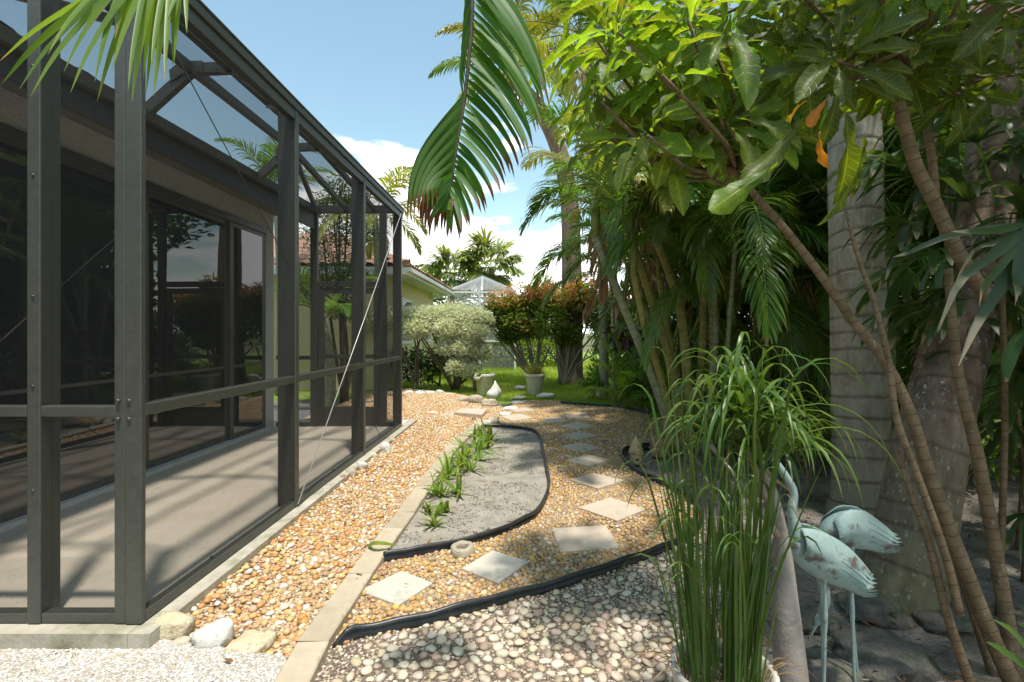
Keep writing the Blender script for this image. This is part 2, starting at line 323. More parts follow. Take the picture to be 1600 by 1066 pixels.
m_edging = M_('black_plastic_edging', (0.018,0.020,0.022), (0.04,0.043,0.045), 14, .38, .2, 90, spec=.5, bdist=.002, c3=(0.10,0.09,0.07), s3=10, t3=(.62,.8))
m_paver = M_('pale_stone_paver', (0.50,0.41,0.31), (0.57,0.48,0.38), 7, .8, .4, 130, c3=(0.42,0.37,0.31), s3=4, bdist=.002, objvar=.10)
m_brick = M_('edging_block', (0.42,0.35,0.25), (0.50,0.43,0.32), 8, .85, .5, 110, c3=(0.33,0.27,0.19), s3=5, bdist=.003, objvar=.12)
m_sand = M_('grey_sand', (0.25,0.225,0.185), (0.38,0.345,0.285), 7, .95, .8, 70, detail=10, c3=(0.20,0.17,0.13), s3=5, bdist=.012)
m_soil = M_('dark_soil', (0.10,0.075,0.055), (0.19,0.15,0.115), 30, .95, .9, 120, detail=10, bdist=.01)
m_mulch = M_('jungle_floor', (0.15,0.13,0.11), (0.31,0.28,0.24), 6, .95, 1.0, 55, detail=12, c3=(0.08,0.06,0.045), s3=3.5, bdist=.02)
m_ground = M_('open_ground', (0.16,0.15,0.07), (0.10,0.13,0.035), 3, .95, .8, 40)
m_lawn = M_('lawn_ground', (0.24,0.32,0.045), (0.14,0.22,0.03), 1.5, .95, .8, 60)
m_rock = M_('tan_rock', (0.45,0.37,0.27), (0.56,0.50,0.41), 7, .85, .7, 60, c3=(0.30,0.20,0.12), s3=6, objvar=.2)
m_rockw = M_('pale_rock', (0.55,0.53,0.49), (0.68,0.66,0.60), 9, .7, .5, 60, c3=(0.38,0.35,0.30), s3=9, objvar=.12)
m_rocky = M_('yellow_sandstone', (0.50,0.42,0.26), (0.62,0.57,0.42), 14, .85, .8, 70, c3=(0.40,0.24,0.10), s3=16)
m_rockr = M_('red_rock', (0.24,0.13,0.09), (0.34,0.22,0.16), 12, .85, .8, 60, c3=(0.14,0.08,0.06), s3=10)
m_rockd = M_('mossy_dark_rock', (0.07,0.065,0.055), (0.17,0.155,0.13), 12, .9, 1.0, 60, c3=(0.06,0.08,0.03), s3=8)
m_peb = pebmat('pebbles')
m_grass = leafmat('grass_blades', (0.19,0.29,0.035), (0.38,0.44,0.09), tr=.4, objvar=0, rough=.6, spec=.2)
m_frond = leafmat('palm_frond_green', (0.065,0.135,0.022), (0.12,0.22,0.04), tip=(0.26,0.17,0.06), objvar=.35, rough=.36, tr=.4)
m_frond_y = leafmat('palm_frond_yellow_green', (0.14,0.20,0.03), (0.26,0.26,0.05), tip=(0.36,0.16,0.04), objvar=.25)
m_frond_dead = leafmat('palm_frond_brown', (0.20,0.12,0.06), (0.32,0.22,0.12), tr=.15, rough=.8)
m_frond_near = leafmat('hanging_frond', (0.05,0.13,0.016), (0.10,0.21,0.03), tip=(0.13,0.055,0.02), objvar=0, tr=.42, rough=.5, spec=.3)
m_broad = leafmat('broad_leaf', (0.055,0.115,0.018), (0.13,0.20,0.028), veins=True, objvar=.35, tr=.52, rough=.46, trc=(3.3,2.8,.6))
m_orange = leafmat('dying_orange_leaf', (0.5,0.2,0.02), (0.6,0.25,0.03), objvar=.2)
m_fan = leafmat('fan_leaf', (0.03,0.065,0.018), (0.06,0.11,0.03), tip=(0.34,0.29,0.20), objvar=.25, tr=.25)
m_sedge = leafmat('sedge_blades', (0.04,0.10,0.018), (0.11,0.18,0.035), tip=(0.2,0.16,0.07), objvar=0, tr=.3)
m_straps = leafmat('strap_leaf', (0.13,0.23,0.03), (0.22,0.32,0.06), tip=(0.3,0.22,0.08), objvar=.15, tr=.35)
m_silver = leafmat('silver_leaf', (0.50,0.54,0.39), (0.76,0.78,0.66), objvar=0, tr=.35, trc=(1.3,1.3,.8), rough=.6)
m_bush = leafmat('bush_leaf', (0.03,0.075,0.015), (0.09,0.16,0.03), objvar=.15, tr=.25)
m_bushlime = leafmat('lime_bush_leaf', (0.10,0.19,0.02), (0.20,0.30,0.03), objvar=.1, tr=.35)
m_flame = leafmat('flame_leaf', (0.60,0.20,0.11), (0.55,0.40,0.12), objvar=0, tr=.35, trc=(1.5,1.2,.6))
m_purple = leafmat('purple_leaf', (0.05,0.02,0.03), (0.10,0.05,0.06), objvar=.1, tr=.2)
m_litter = leafmat('fallen_leaf', (0.10,0.045,0.02), (0.26,0.15,0.07), objvar=.2, tr=.1, rough=.8)
m_rachis = M_('frond_stalk', (0.16,0.20,0.04), (0.22,0.25,0.07), 20, .5)
m_rachisd = M_('dark_frond_stalk', (0.05,0.035,0.02), (0.09,0.07,0.03), 20, .5)
m_trunk1 = trunkmat('grey_ringed_bark', (0.27,0.23,0.18), (0.47,0.43,0.355), rk=.9, geo=True, spacing=.15, moss=(0.10,0.12,0.05), mossh=1.0)
m_trunk2 = trunkmat('dark_ringed_bark', (0.11,0.08,0.06), (0.26,0.20,0.155), rk=.85, geo=True, spacing=.13, lichen=(.45,.46,.40), amt=(.60,.67), moss=(0.12,0.14,0.05), mossh=1.1)
m_culm = trunkmat('green_ringed_cane', (0.20,0.22,0.06), (0.34,0.30,0.10), ring=(.5,.45,.3), spacing=.12, lichen=(.36,.38,.24), amt=(.6,.75))
m_culmg = trunkmat('grey_green_ringed_cane', (0.20,0.24,0.14), (0.32,0.34,0.22), ring=(.1,.09,.06), spacing=.10, lichen=(.45,.46,.38), amt=(.55,.7))
m_bark = trunkmat('brown_shrub_bark', (0.13,0.09,0.05), (0.22,0.155,0.09), rk=.4, ring=(.10,.06,.035), spacing=.045, lichen=(.34,.28,.2), amt=(.6,.75))
m_bark2 = M_('rough_grey_bark', (0.14,0.10,0.07), (0.26,0.20,0.15), 9, .95, 1.0, 40, stretch=(1,1,.35), bdist=.03)
m_twig = M_('pale_twig', (0.34,0.28,0.21), (0.24,0.19,0.14), 12, .9)
m_twigd = M_('dark_twig', (0.10,0.07,0.05), (0.16,0.12,0.08), 12, .9)
m_pot = M_('cream_pot', (0.58,0.55,0.47), (0.48,0.46,0.39), 8, .75, .3, 60, c3=(0.34,0.33,0.27), s3=6)
m_verd = M_('verdigris_metal', (0.19,0.285,0.27), (0.31,0.40,0.375), 9, .6, .35, 50, c3=(0.11,0.09,0.075), s3=11, bdist=.003, t3=(.56,.64))
m_ring = M_('weathered_concrete_ring', (0.36,0.31,0.22), (0.46,0.41,0.31), 20, .9, .7, 100)
m_orn = M_('carved_tan_ornament', (0.42,0.33,0.17), (0.50,0.41,0.24), 22, .8, .6, 60, c3=(0.18,0.12,0.06), s3=16)

# ---------------------------------------------------------------- ground sheets
from mathutils.geometry import delaunay_2d_cdt
def zstrip(x, y=9.): return .052*np.clip((-.95-x)/.5, 0, 1)*np.clip((y-1.98)/.3, 0, 1)
def sheet(name, poly, z, mt, step=0.3, amp=0.0, nscale=2.0, kind='structure', seed=0):
    poly = [Vector((p[0], p[1])) for p in poly]; n = len(poly)
    xs = [p.x for p in poly]; ys = [p.y for p in poly]; pts = list(poly)
    gx, gy = np.meshgrid(np.arange(min(xs), max(xs), step), np.arange(min(ys), max(ys), step)); r0 = np.random.default_rng(seed)
    gx = gx.ravel() + r0.uniform(-.3, .3, gx.size) * step; gy = gy.ravel() + r0.uniform(-.3, .3, gy.size) * step
    ok = inpoly(gx, gy, poly)
    for x, y in zip(gx[ok], gy[ok]): pts.append(Vector((float(x), float(y))))
    v, e, f, *_ = delaunay_2d_cdt(pts, [(i, (i+1) % n) for i in range(n)], [list(range(n))], 1, 1e-5)
    V = []
    for p in v:
        d = 0
        if amp: d = amp * (mnoise.noise(Vector((p.x*nscale, p.y*nscale, seed))) + .5*mnoise.noise(Vector((p.x*nscale*3, p.y*nscale*3, seed+5))))
        V.append((p.x, p.y, z + d + (float(zstrip(p.x, p.y)) if name == 'gravel_strip' else 0)))
    me = np_mesh(name, np.array(V), [tuple(q) for q in f], True)
    o = link(name, me, mt); tag(o, kind=kind); return o
def gpts(L, z=0.0): return [G(x, y, z) for x, y in L]
cL = gpts([(430,1100),(446,1066),(485,996),(527,935),(555,897),(575,871),(592,847),(619,814),(645,775),(662,751),(697,705),(726,679),(748,660)])
cR = gpts([(462,1100),(478,1066),(518,1000),(562,937),(582,900),(602,871),(620,847),(641,817),(665,780),(684,751),(712,710),(738,681),(758,663)])
def z6(L): return [(400 + x/2.2857, 600 + y/2.2857) for x, y in L]
def z8(L): return [(900 + x/3.808, 620 + y/3.808) for x, y in L]
edge1 = [p for p in gpts(z6([(455,610),(520,600),(600,585),(740,555),(850,525),(940,490),(1000,455),(1035,400),(1046,345),(1036,290),(1022,220),(1012,182),(980,160),(900,150),(815,150)]), 0.045)]
edge2 = gpts(z6([(275,906),(320,890),(370,872),(500,847),(650,817),(800,777),(950,737),(1100,697),(1250,652),(1350,617),(1440,582)]) + z8([(620,842),(718,780),(752,712),(735,650),(690,600),(590,540),(460,477),(350,424),(292,374),(273,338),(296,305),(360,290),(455,283),(530,281)]), 0.045)
edge3 = gpts(z8([(-90,30),(0,38),(120,45),(240,52),(330,68),(420,92),(500,112),(560,140)]), 0.045)
e1s = spline(edge1, 90); e2s = spline(edge2, 180); e3s = spline(edge3, 60)
V2 = lambda L: [(p.x, p.y) for p in L]
slabX = -1.50; slabY0 = 1.97; slabY1 = 6.84
strip_poly = [(slabX, slabY0-.02), (slabX, slabY1), (-3.2, slabY1+.3), (-3.2, 10.0)] + V2(gpts([(640,612),(700,618),(760,624),(790,640),(765,655)])) + V2(reversed(cL[2:])) + [tuple(G(440,1035)[:2])]
path_poly = V2(cR[3:6]) + V2([p for p in e1s]) + V2(gpts([(765,655),(790,640),(810,627),(876,626)])) + V2(e3s) + V2(gpts([(1062,690)])) + V2(reversed(e2s)) + [tuple(cR[2][:2])]
fore_poly = V2(cR[0:3]) + V2(e2s[:112]) + [(1.18,2.75),(.95,2.2),(0.62,1.7),(.5,1.0),(-.75,1.0)]
shell_poly = [(-6, 1.0), (-6, slabY0+.1), (slabX-.05, slabY0+.1)] + [tuple(G(240,1010)[:2]), tuple(G(445,1040)[:2])] + V2(reversed(cL[0:2])) + [(-.75,1.0)]
bed_poly = V2(cR[6:12]) + V2(reversed(e1s))
def gravelmat(name, pal, scale=70, dark=(0.08,0.06,0.045)):
    m, nt, o, b = base_mat(name); L = nt.links.new; t = N(nt, 'ShaderNodeTexCoord')
    v = N(nt, 'ShaderNodeTexVoronoi'); v.inputs['Scale'].default_value = scale; L(t.outputs['Object'], v.inputs['Vector'])
    sp = N(nt, 'ShaderNodeSeparateColor'); L(v.outputs['Color'], sp.inputs[0]); r = N(nt, 'ShaderNodeValToRGB'); r.color_ramp.interpolation = 'CONSTANT'
    for i, c in enumerate(pal):
        e = r.color_ramp.elements[i] if i < 2 else r.color_ramp.elements.new(i/len(pal))
        e.position = i/len(pal); e.color = (*c, 1)
    L(sp.outputs[0], r.inputs[0]); d = N(nt, 'ShaderNodeMapRange'); d.inputs[1].default_value = .45; d.inputs[2].default_value = .7; L(v.outputs['Distance'], d.inputs[0])
    mx = N(nt, 'ShaderNodeMix', data_type='RGBA'); L(d.outputs[0], mx.inputs[0]); L(r.outputs[0], mx.inputs[6]); mx.inputs[7].default_value = (*dark, 1); L(mx.outputs[2], b.inputs['Base Color'])
    b.inputs['Roughness'].default_value = .9; bp = N(nt, 'ShaderNodeBump'); bp.invert = True; bp.inputs['Distance'].default_value = .008; L(v.outputs['Distance'], bp.inputs['Height']); L(bp.outputs[0], b.inputs['Normal'])
    return m
PAL_O = [(.60,.33,.13),(.62,.44,.25),(.72,.66,.55),(.52,.30,.15),(.62,.42,.30),(.66,.50,.28),(.42,.30,.20),(.58,.38,.18)]
PAL_P = [(.50,.31,.15),(.52,.38,.22),(.40,.27,.17),(.58,.46,.30),(.44,.30,.22),(.55,.36,.16),(.34,.27,.21),(.50,.44,.36)]
PAL_W = [(.66,.62,.55),(.72,.70,.64),(.50,.46,.40),(.60,.52,.42),(.78,.76,.70),(.42,.37,.31),(.66,.60,.5)]
PAL_C = [(.56,.49,.38),(.62,.55,.43),(.50,.40,.30),(.46,.40,.33),(.54,.42,.34),(.60,.56,.47),(.40,.31,.25)]
g_or = gravelmat('orange_grit', PAL_O, 85); g_pa = gravelmat('brown_grit', PAL_P, 95); g_wh = gravelmat('white_shell_grit', PAL_W, 130, (.40,.36,.30))
g_dk = gravelmat('dark_grit', [(.20,.15,.11),(.26,.20,.15),(.16,.12,.09),(.52,.46,.37),(.24,.18,.14),(.32,.25,.18),(.38,.30,.22),(.22,.17,.12)], 100, (.11,.08,.06))
big = MB(); big.add([(-600,-600,-.05),(600,-600,-.05),(600,600,-.05),(-600,600,-.05)], [(0,1,2,3)])
tag(link('ground', big.mesh('ground'), m_ground), kind='structure')
# raised loose soil under the trees and round the garden
sheet('jungle_floor', [(-8,-6),(14,-6),(14,8.6),(1.9,8.6),(1.0,8.9),(-3,9.6),(-8,9.6)], -.022, m_mulch, .11, .016, 2.5, seed=3)
sheet('lawn', [(-14,9.55),(-2.8,9.6),(-1.6,9.35),(-.6,9.3),(.2,9.05),(1.3,8.55),(2.2,8.6),(3.5,8.9),(16,9.4),(30,34),(-30,34)], -.03, m_lawn, .8, .02, .5, seed=4)
sheet('gravel_strip', strip_poly, .004, g_or, .25, .004, 2, seed=1)
sheet('gravel_path', path_poly, .004, g_pa, .25, .005, 2, seed=2)
sheet('pebble_patch_soil', fore_poly, .002, g_dk, .2, .004, 2, seed=5)
sheet('shell_gravel', shell_poly, .036, g_wh, .25, .005, 2, seed=6)
sheet('sand_bed', bed_poly, .012, m_sand, .06, .016, 4, seed=7)
isl = V2(e2s[112:]) + V2(gpts([(1140,690)])) + [(2.0,4.9),(1.75,3.6),(1.3,3.0)]
tag(link('patio_paving', box(MB(), (-4.5,6.85,-.02), (-1.52,8.1,.03)).mesh('patio_paving'), M_('dark_patio', (.12,.12,.13), (.17,.165,.17), 9, .9, .4, 60)), kind='structure')

# ---------------------------------------------------------------- pebbles
def pack(poly, rfun, tries, avoid=None, f=.86, seed=1, cell=.05):
    r0 = np.random.default_rng(seed); xs = [p[0] for p in poly]; ys = [p[1] for p in poly]
    X = r0.uniform(min(xs), max(xs), tries); Y = r0.uniform(min(ys), max(ys), tries); ok = inpoly(X, Y, poly)
    if avoid:
        for a in avoid: ok &= ~inpoly(X, Y, a)
    X = X[ok]; Y = Y[ok]; Rr = rfun(X, Y, r0); k = Rr > 0; X = X[k]; Y = Y[k]; Rr = Rr[k]
    o = np.argsort(-Rr + r0.uniform(0, .004, len(Rr))); X = X[o].tolist(); Y = Y[o].tolist(); Rr = Rr[o].tolist()
    H = {}; res = []
    for x, y, r in zip(X, Y, Rr):
        i = int(math.floor(x/cell)); j = int(math.floor(y/cell)); good = True
        for a in (i-1, i, i+1):
            for b in (j-1, j, j+1):
                for (x2, y2, r2) in H.get((a, b), ()):
                    if (x-x2)**2 + (y-y2)**2 < (f*(r+r2))**2: good = False; break
                if not good: break
            if not good: break
        if good: H.setdefault((i, j), []).append((x, y, r)); res.append((x, y, r))
    return np.array(res)
def pebbles(name, A, pal, w, tmpl, flat=(.5,.75), z0=.0, seed=0, spread=.12):
    r0 = np.random.default_rng(seed); n = len(A); V, Fc = tmpl
    tpl = []
    for q in range(14):                      # worn, chipped and faceted pebble shapes
        W_ = V.copy()
        for e in range(r0.integers(1, 6)):
            d = r0.normal(size=3); d[2] = abs(d[2])*.8; d /= np.linalg.norm(d); ex = np.maximum(0, W_ @ d - r0.uniform(.45,.85)); W_ = W_ - ex[:,None]*d*r0.uniform(.6,1)
        W_ = W_ * (1 + .10*np.sin(W_[:, [1,2,0]]*r0.uniform(1,3,3) + r0.uniform(0,6,3))); tpl.append(W_)
    V = np.array(tpl)[r0.integers(0, 14, n)]; r = A[:, 2]
    sc = np.stack([r*r0.uniform(1.0,1.28,n), r*r0.uniform(.8,1.02,n), r*r0.uniform(flat[0],flat[1],n)], 1)
    M = rotm(r0.normal(0,.16,n), r0.normal(0,.16,n), r0.uniform(0,6.28,n))
    T = np.stack([A[:,0], A[:,1], z0 + sc[:,2]*r0.uniform(.35,.95,n) + (zstrip(A[:,0], A[:,1]) if 'strip' in name else 0)], 1)
    c = np.array(pal)[r0.choice(len(pal), n, p=np.array(w)/sum(w))] * (.86 if 'strip' in name else .80 if 'shell' in name else .92) * r0.uniform(1-spread*1.6, 1+spread, (n,1)) * r0.uniform(.95,1.05,(n,3))
    me = scatter(name, V, Fc, M, T, sc, None, np.clip(c, 0, .85))
    o = link(name, me, m_peb); tag(o, kind='stuff'); return o
def slabpoly(L): return [(p.x, p.y) for p in gpts(z6(L), .02)]
stones = [
 ([(370,735),(520,665),(630,710),(510,788)], 'pale grey square stepping stone at the near end of the path by the block kerb'),
 ([(735,655),(845,593),(973,635),(865,708)], 'pale grey diamond stepping stone beside the small concrete ring'),
 ([(1057,515),(1250,505),(1300,583),(1085,597)], 'widest beige stepping stone laid square on, third along the path'),
 ([(1153,440),(1265,402),(1390,447),(1290,489)], 'large beige diamond stepping stone just past the squarely laid one'),
 ([(1120,340),(1210,316),(1315,344),(1220,374)], 'fifth beige diamond stepping stone along the curving path'),
 ([(1105,270),(1180,250),(1268,270),(1190,293)], 'sixth pinkish stepping stone, level with the carved ornament'),
 ([(1088,224),(1160,208),(1233,227),(1165,244)], 'seventh diamond stepping stone, beside the tip of the sand bed'),
 ([(1090,184),(1155,168),(1225,184),(1155,199)], 'eighth diamond stepping stone along the garden path'),
 ([(1085,150),(1150,136),(1205,148),(1150,160)], 'ninth diamond stepping stone in front of the last pair at the right'),
 ([(1018,124),(1090,118),(1115,132),(1040,138)], 'flat stepping stone left of the far right one'),
 ([(1105,110),(1185,107),(1192,119),(1115,121)], 'farthest right stepping stone near the black edging by the lawn'),
 ([(875,115),(945,107),(988,120),(915,130)], 'stepping stone just beyond the rounded tip of the sand bed'),
 ([(905,90),(960,84),(998,94),(930,101)], 'farthest stepping stone nearest the plant pots'),
]
spoly = [slabpoly(L) for L, _ in stones]
block_poly = slabpoly([(708,112),(730,99),(825,101),(808,121)])
# round cleared places where rocks, ring and ornament stand are simply covered by them
A = pack(strip_poly, lambda x, y, r: np.where(y < 4.2, np.where(r.random(len(x)) < .25, r.uniform(.011,.020,len(x)), r.uniform(.005,.011,len(x))), r.uniform(.010,.020,len(x))), 260000, [block_poly], seed=11)
near = A[:,1] < 3.3
wo = [4,3,2,3,3,3,1,3]
PO = [(.68,.34,.11),(.70,.46,.22),(.82,.76,.64),(.64,.34,.13),(.68,.45,.29),(.74,.52,.22),(.52,.34,.19),(.78,.65,.46)]
pebbles('gravel_strip_pebbles', A[near], PO, [4,4,3,3,3,4,1,4], ICO2, seed=1)
pebbles('far_gravel_strip_pebbles', A[~near], PO, [3,4,3,3,3,4,1,4], ICO1, seed=2)
PP = [(.62,.36,.12),(.62,.43,.21),(.48,.31,.17),(.68,.53,.31),(.55,.34,.20),(.66,.42,.14),(.40,.29,.20),(.66,.58,.46)]
A = pack(path_poly, lambda x, y, r: np.where(r.random(len(x)) < .12, r.uniform(.011,.019,len(x)), r.uniform(.005,.0115,len(x))) * np.where(y < 4.5, 1, 1.15), 330000, spoly + [block_poly], seed=12)
near = A[:,1] < 3.2
pebbles('path_pebbles', A[near], PP, [4,4,3,3,2,4,2,1], ICO2, seed=3)
pebbles('far_path_pebbles', A[~near], PP, [4,4,2,4,3,4,2,2], ICO1, seed=4)
def rfore(x, y, r):
    dc = np.abs(x - (-.9 + (y-1.83)*.31))  # distance from the block kerb
    bigp = np.clip((dc - .18) / .35, 0, 1) * np.clip((2.42 - y + .0) / .45, 0.05, 1); a = np.where(r.random(len(x)) < bigp, np.clip(.008 + .017*r.random(len(x))**2.0, 0, .025), r.uniform(.004,.010,len(x)))
    keep = (r.random(len(x)) < np.where(a > .012, 1, .25 + .75*np.clip((dc-.10)/.3,0,1))); return np.where(keep, a, -1)
A = pack(fore_poly, rfore, 150000, None, seed=13, f=.95, cell=.06)
pebbles('foreground_pebbles', A, [(.62,.53,.38),(.68,.60,.46),(.58,.46,.31),(.50,.42,.31),(.58,.44,.33),(.66,.59,.47),(.44,.33,.24)], [4,4,3,2,2,3,1.5], ICO2, seed=5, flat=(.38,.55), z0=-.002)
A = pack(shell_poly, lambda x, y, r: np.where(y > 1.6, r.uniform(.005,.012,len(x)), -1), 200000, None, seed=14, cell=.025, f=.62)
A = A[A[:,0] > -2.6]
pebbles('shell_chips', A, [(.84,.81,.74),(.85,.84,.80),(.76,.71,.63),(.72,.58,.42),(.85,.85,.82),(.55,.49,.42),(.82,.77,.68)], [4,5,2,.8,4,.7,3], (ICO1[0]*np.array([1.5,.8,.45]), ICO1[1]), seed=6, z0=.030)
A = pack(bed_poly + [], lambda x, y, r: .0018 + .007*r.random(len(x))**4, 14000, None, seed=15)
pebbles('bed_crumbs', A, [(.34,.30,.25),(.24,.2,.16),(.45,.42,.36)], [2,2,1], ICO1, seed=7, z0=.012)

# ---------------------------------------------------------------- stepping stones
def prism(poly, z0, z1, bev=.006):
    c = Vector((sum(p[0] for p in poly)/len(poly), sum(p[1] for p in poly)/len(poly), 0)); n = len(poly); V = []
    def ring(s, z): 
        for p in poly:
            d = Vector((p[0], p[1], 0)) - c; d = d * (1 - s/d.length) if s else d; V.append((d.x, d.y, z))
    ring(0, z0); ring(0, z1-bev); ring(bev*1.6, z1); Fc = []
    for k in range(2):
        for i in range(n): j = (i+1) % n; Fc.append((k*n+i, k*n+j, (k+1)*n+j, (k+1)*n+i))
    Fc.append(tuple(2*n + i for i in range(n))); Fc.append(tuple(range(n-1,-1,-1))); return c, V, Fc
def ccw(poly):
    a = sum(poly[i][0]*poly[(i+1)%len(poly)][1] - poly[(i+1)%len(poly)][0]*poly[i][1] for i in range(len(poly))); return poly if a > 0 else poly[::-1]
for i, ((L, lab), sp_) in enumerate(zip(stones, spoly)):
    c, V, Fc = prism(ccw(sp_), -.02, .022); mb = MB().add(V, Fc)
    o = link('stepping_stone', mb.mesh('stepping_stone'), m_paver if i > 1 else M_('grey_green_paver', (.50,.46,.38), (.58,.55,.47), 6, .85, .5, 110, c3=(.40,.39,.31), s3=5, bdist=.002), None, c, (random.uniform(-.02,.02), random.uniform(-.02,.02), 0))
    tag(o, lab, 'paving stone', 'stepping stones along the gravel path')
c, V, Fc = prism(ccw(block_poly), -.02, .075, .01)
tag(link('stone_slab', MB().add(V, Fc).mesh('stone_slab'), m_paver, None, c), 'thick rectangular pale stone slab lying across the gravel beyond the bed', 'stone slab')
# block kerb: single blocks laid end to end
kerb = thing('block_kerb', 'curved kerb of pale concrete blocks between orange gravel and the sand bed', 'kerb', (0,0,0))
cc = [(a+b)/2 for a, b in zip(cL, cR)]; ks = spline([Vector((p.x,p.y,0)) for p in cc], 400); acc = 0; last = 0; blk = 0; step_len = .285
i0 = 0
for i in range(1, 400):
    acc += (ks[i]-ks[i-1]).length
    if acc >= step_len:
        a = ks[i0]; b = ks[i]; d = (b-a); L = d.length; w = .128
        mb = MB(); hx = L/2 - .003; hy = w/2; zt = .045; bv = .006
        V = [(-hx,-hy,-.02),(hx,-hy,-.02),(hx,hy,-.02),(-hx,hy,-.02),(-hx,-hy,zt-bv),(hx,-hy,zt-bv),(hx,hy,zt-bv),(-hx,hy,zt-bv),(-hx+bv,-hy+bv,zt),(hx-bv,-hy+bv,zt),(hx-bv,hy-bv,zt),(-hx+bv,hy-bv,zt)]
        mb.add(V, [(0,1,5,4),(1,2,6,5),(2,3,7,6),(3,0,4,7),(4,5,9,8),(5,6,10,9),(6,7,11,10),(7,4,8,11),(8,9,10,11)])
        link('block', mb.mesh('block'), m_brick, kerb, (a+b)/2 + Vector((0,0,random.uniform(-.004,.004))), (random.uniform(-.02,.02), random.uniform(-.01,.01), math.atan2(d.y,d.x)+random.uniform(-.015,.015)))
        i0 = i; acc = 0; blk += 1
# ---------------------------------------------------------------- black edging
def edging(name, pts, h, label):
    t = MB(); sm = pts; wob = [Vector((p.x, p.y, h + .004*math.sin(i*.23) + .003*math.sin(i*.61))) for i, p in enumerate(sm)]
    n = len(sm); root = thing(name, label, 'edging', (0,0,0))
    rr = [.0125]*n
    if name == 'garden_edging' and 'long' in label: 
        for i in range(8): wob[i].z = .012 + i*(h-.012)/8; rr[i] = .007 + i*.0008
    tube(t, wob, rr, 8); link('bead', t.mesh('bead', True), m_edging, root)
    fr = frames([Vector((p.x,p.y,0)) for p in sm]); V = []; Fc = []
    for i, p in enumerate(sm):
        d = fr[i][1]; s = Vector((-d.y, d.x, 0)) * .004; zt = wob[i].z - rr[i]*.5
        V += [Vector((p.x,p.y,-.02))-s, Vector((p.x,p.y,-.02))+s, Vector((p.x,p.y,zt))+s, Vector((p.x,p.y,zt))-s]
    for i in range(n-1):
        for a, b in ((0,1),(1,2),(2,3),(3,0)): Fc.append((i*4+a, i*4+b, i*4+4+b, i*4+4+a))
    link('wall', np_mesh('wall', np.array(V), Fc, True), m_edging, root)
edging('garden_edging', e1s, .050, 'black plastic edging curving round the bare grey sand bed')
edging('garden_edging', e2s, .050, 'long black plastic edging sweeping across the foreground and looping back at the ornament')
edging('garden_edging', e3s, .045, 'black plastic edging at the far end where gravel meets the lawn')

# ---------------------------------------------------------------- pool deck and screened enclosure
SZ = .10; TOP = 2.83; KZ = 3.13; XS = -1.577; XW = -3.2; Y0 = 2.03; YE = 6.32
tag(link('patio_slab', box(MB(), (XW-.15, slabY0+.10, -.03), (slabX-.09, slabY1-.1, SZ)).mesh('patio_slab'), m_conc), kind='structure')
lip = MB(); box(lip, (slabX-.088, slabY0, -.03), (slabX, slabY1, SZ-.004)); box(lip, (-6.5, slabY0, -.03), (slabX-.09, slabY0+.098, SZ-.004)); box(lip, (XW-.15, slabY1-.098, -.03), (slabX-.09, slabY1, SZ-.004)); box(lip, (-6.5, slabY0+.1, -.03), (XW-.152, slabY0+1.0, SZ-.003))
tag(link('slab_kerb', lip.mesh('slab_kerb'), m_lip), kind='structure')
enc = thing('screen_enclosure', 'dark bronze aluminium screened patio enclosure with a mansard roof on the left', 'screen enclosure', (XS, Y0, SZ))
eo = Vector((XS, Y0, SZ))
def member(name, p0, p1, w, h, up=(0,0,1), mt=None, bev=.004, parent=None):
    p0 = Vector(p0); p1 = Vector(p1); c = (p0+p1)/2; mb = bar(MB(), p0-c, p1-c, w, h, up)
    o = link(name, mb.mesh(name), mt or m_bronze, parent or enc, c - eo)
    if bev: b = o.modifiers.new('bevel', 'BEVEL'); b.width = bev; b.segments = 2; b.limit_method = 'ANGLE'
    return o
def vpost(x0, x1, y0, y1, zt=TOP, zb=SZ, name='post'):
    cx, cy = (x0+x1)/2, (y0+y1)/2; return member(name, (cx,cy,zb), (cx,cy,zt), abs(y1-y0), abs(x1-x0), (1,0,0))
# corner post: two sections side by side, then side posts
vpost(-1.692,-1.646, Y0, Y0+.06); vpost(-1.644, XS, Y0-.004, Y0+.022)
side_y = [3.41, 4.85]
for y in side_y:
    vpost(-1.700, XS-.010, y-.022, y+.022); vpost(XS-.009, XS+.004, y-.026, y+.026, TOP+.05, name='post_cap')
vpost(-1.685, XS, YE-.03, YE+.02)
# front posts
for x in (-2.052, -2.60, -3.15):
    vpost(x, x+.055, Y0, Y0+.052); vpost(x+.003, x+.052, Y0+.054, Y0+.095)
    if x == -2.052: sm_ = MB(); tube(sm_, [(0, -.004, 0), (0, .001, 0)], .006, 8); sm_ = sm_.mesh('screw', True)
    for z in (.55,.98,1.35,1.85,2.3): link('screw', sm_, m_bronze, enc, (x+.027-XS, 0, z))
# rails, sills, top beams
segs = [Y0+.024] + side_y + [YE]
for a, b in zip(segs[:-1], segs[1:]):
    a2 = a + (.027 if a in side_y else 0); b2 = b - (.027 if b in side_y else .03)
    member('chair_rail', (XS-.026, a2, .98), (XS-.026, b2, .98), .05, .05)
    member('sill_rail', (XS-.022, a2, SZ+.022), (XS-.022, b2, SZ+.022), .044, .044)
bays = [(-1.69,-2.0),(-2.055,-2.548),(-2.603,-3.098)]
for a, b in bays:
    member('chair_rail', (a-.0,Y0+.026,.975), (b+.003,Y0+.026,.975), .05, .045); member('sill_rail', (a,Y0+.03,SZ+.02), (b+.003,Y0+.03,SZ+.02), .05, .04)
member('eave_beam', (XS-.025, Y0-.02, TOP-.01), (XS-.025, YE+.05, TOP-.01), .05, .11); member('eave_channel', (XS+.008, Y0-.02, TOP+.03), (XS+.008, YE+.05, TOP+.03), .014, .05)
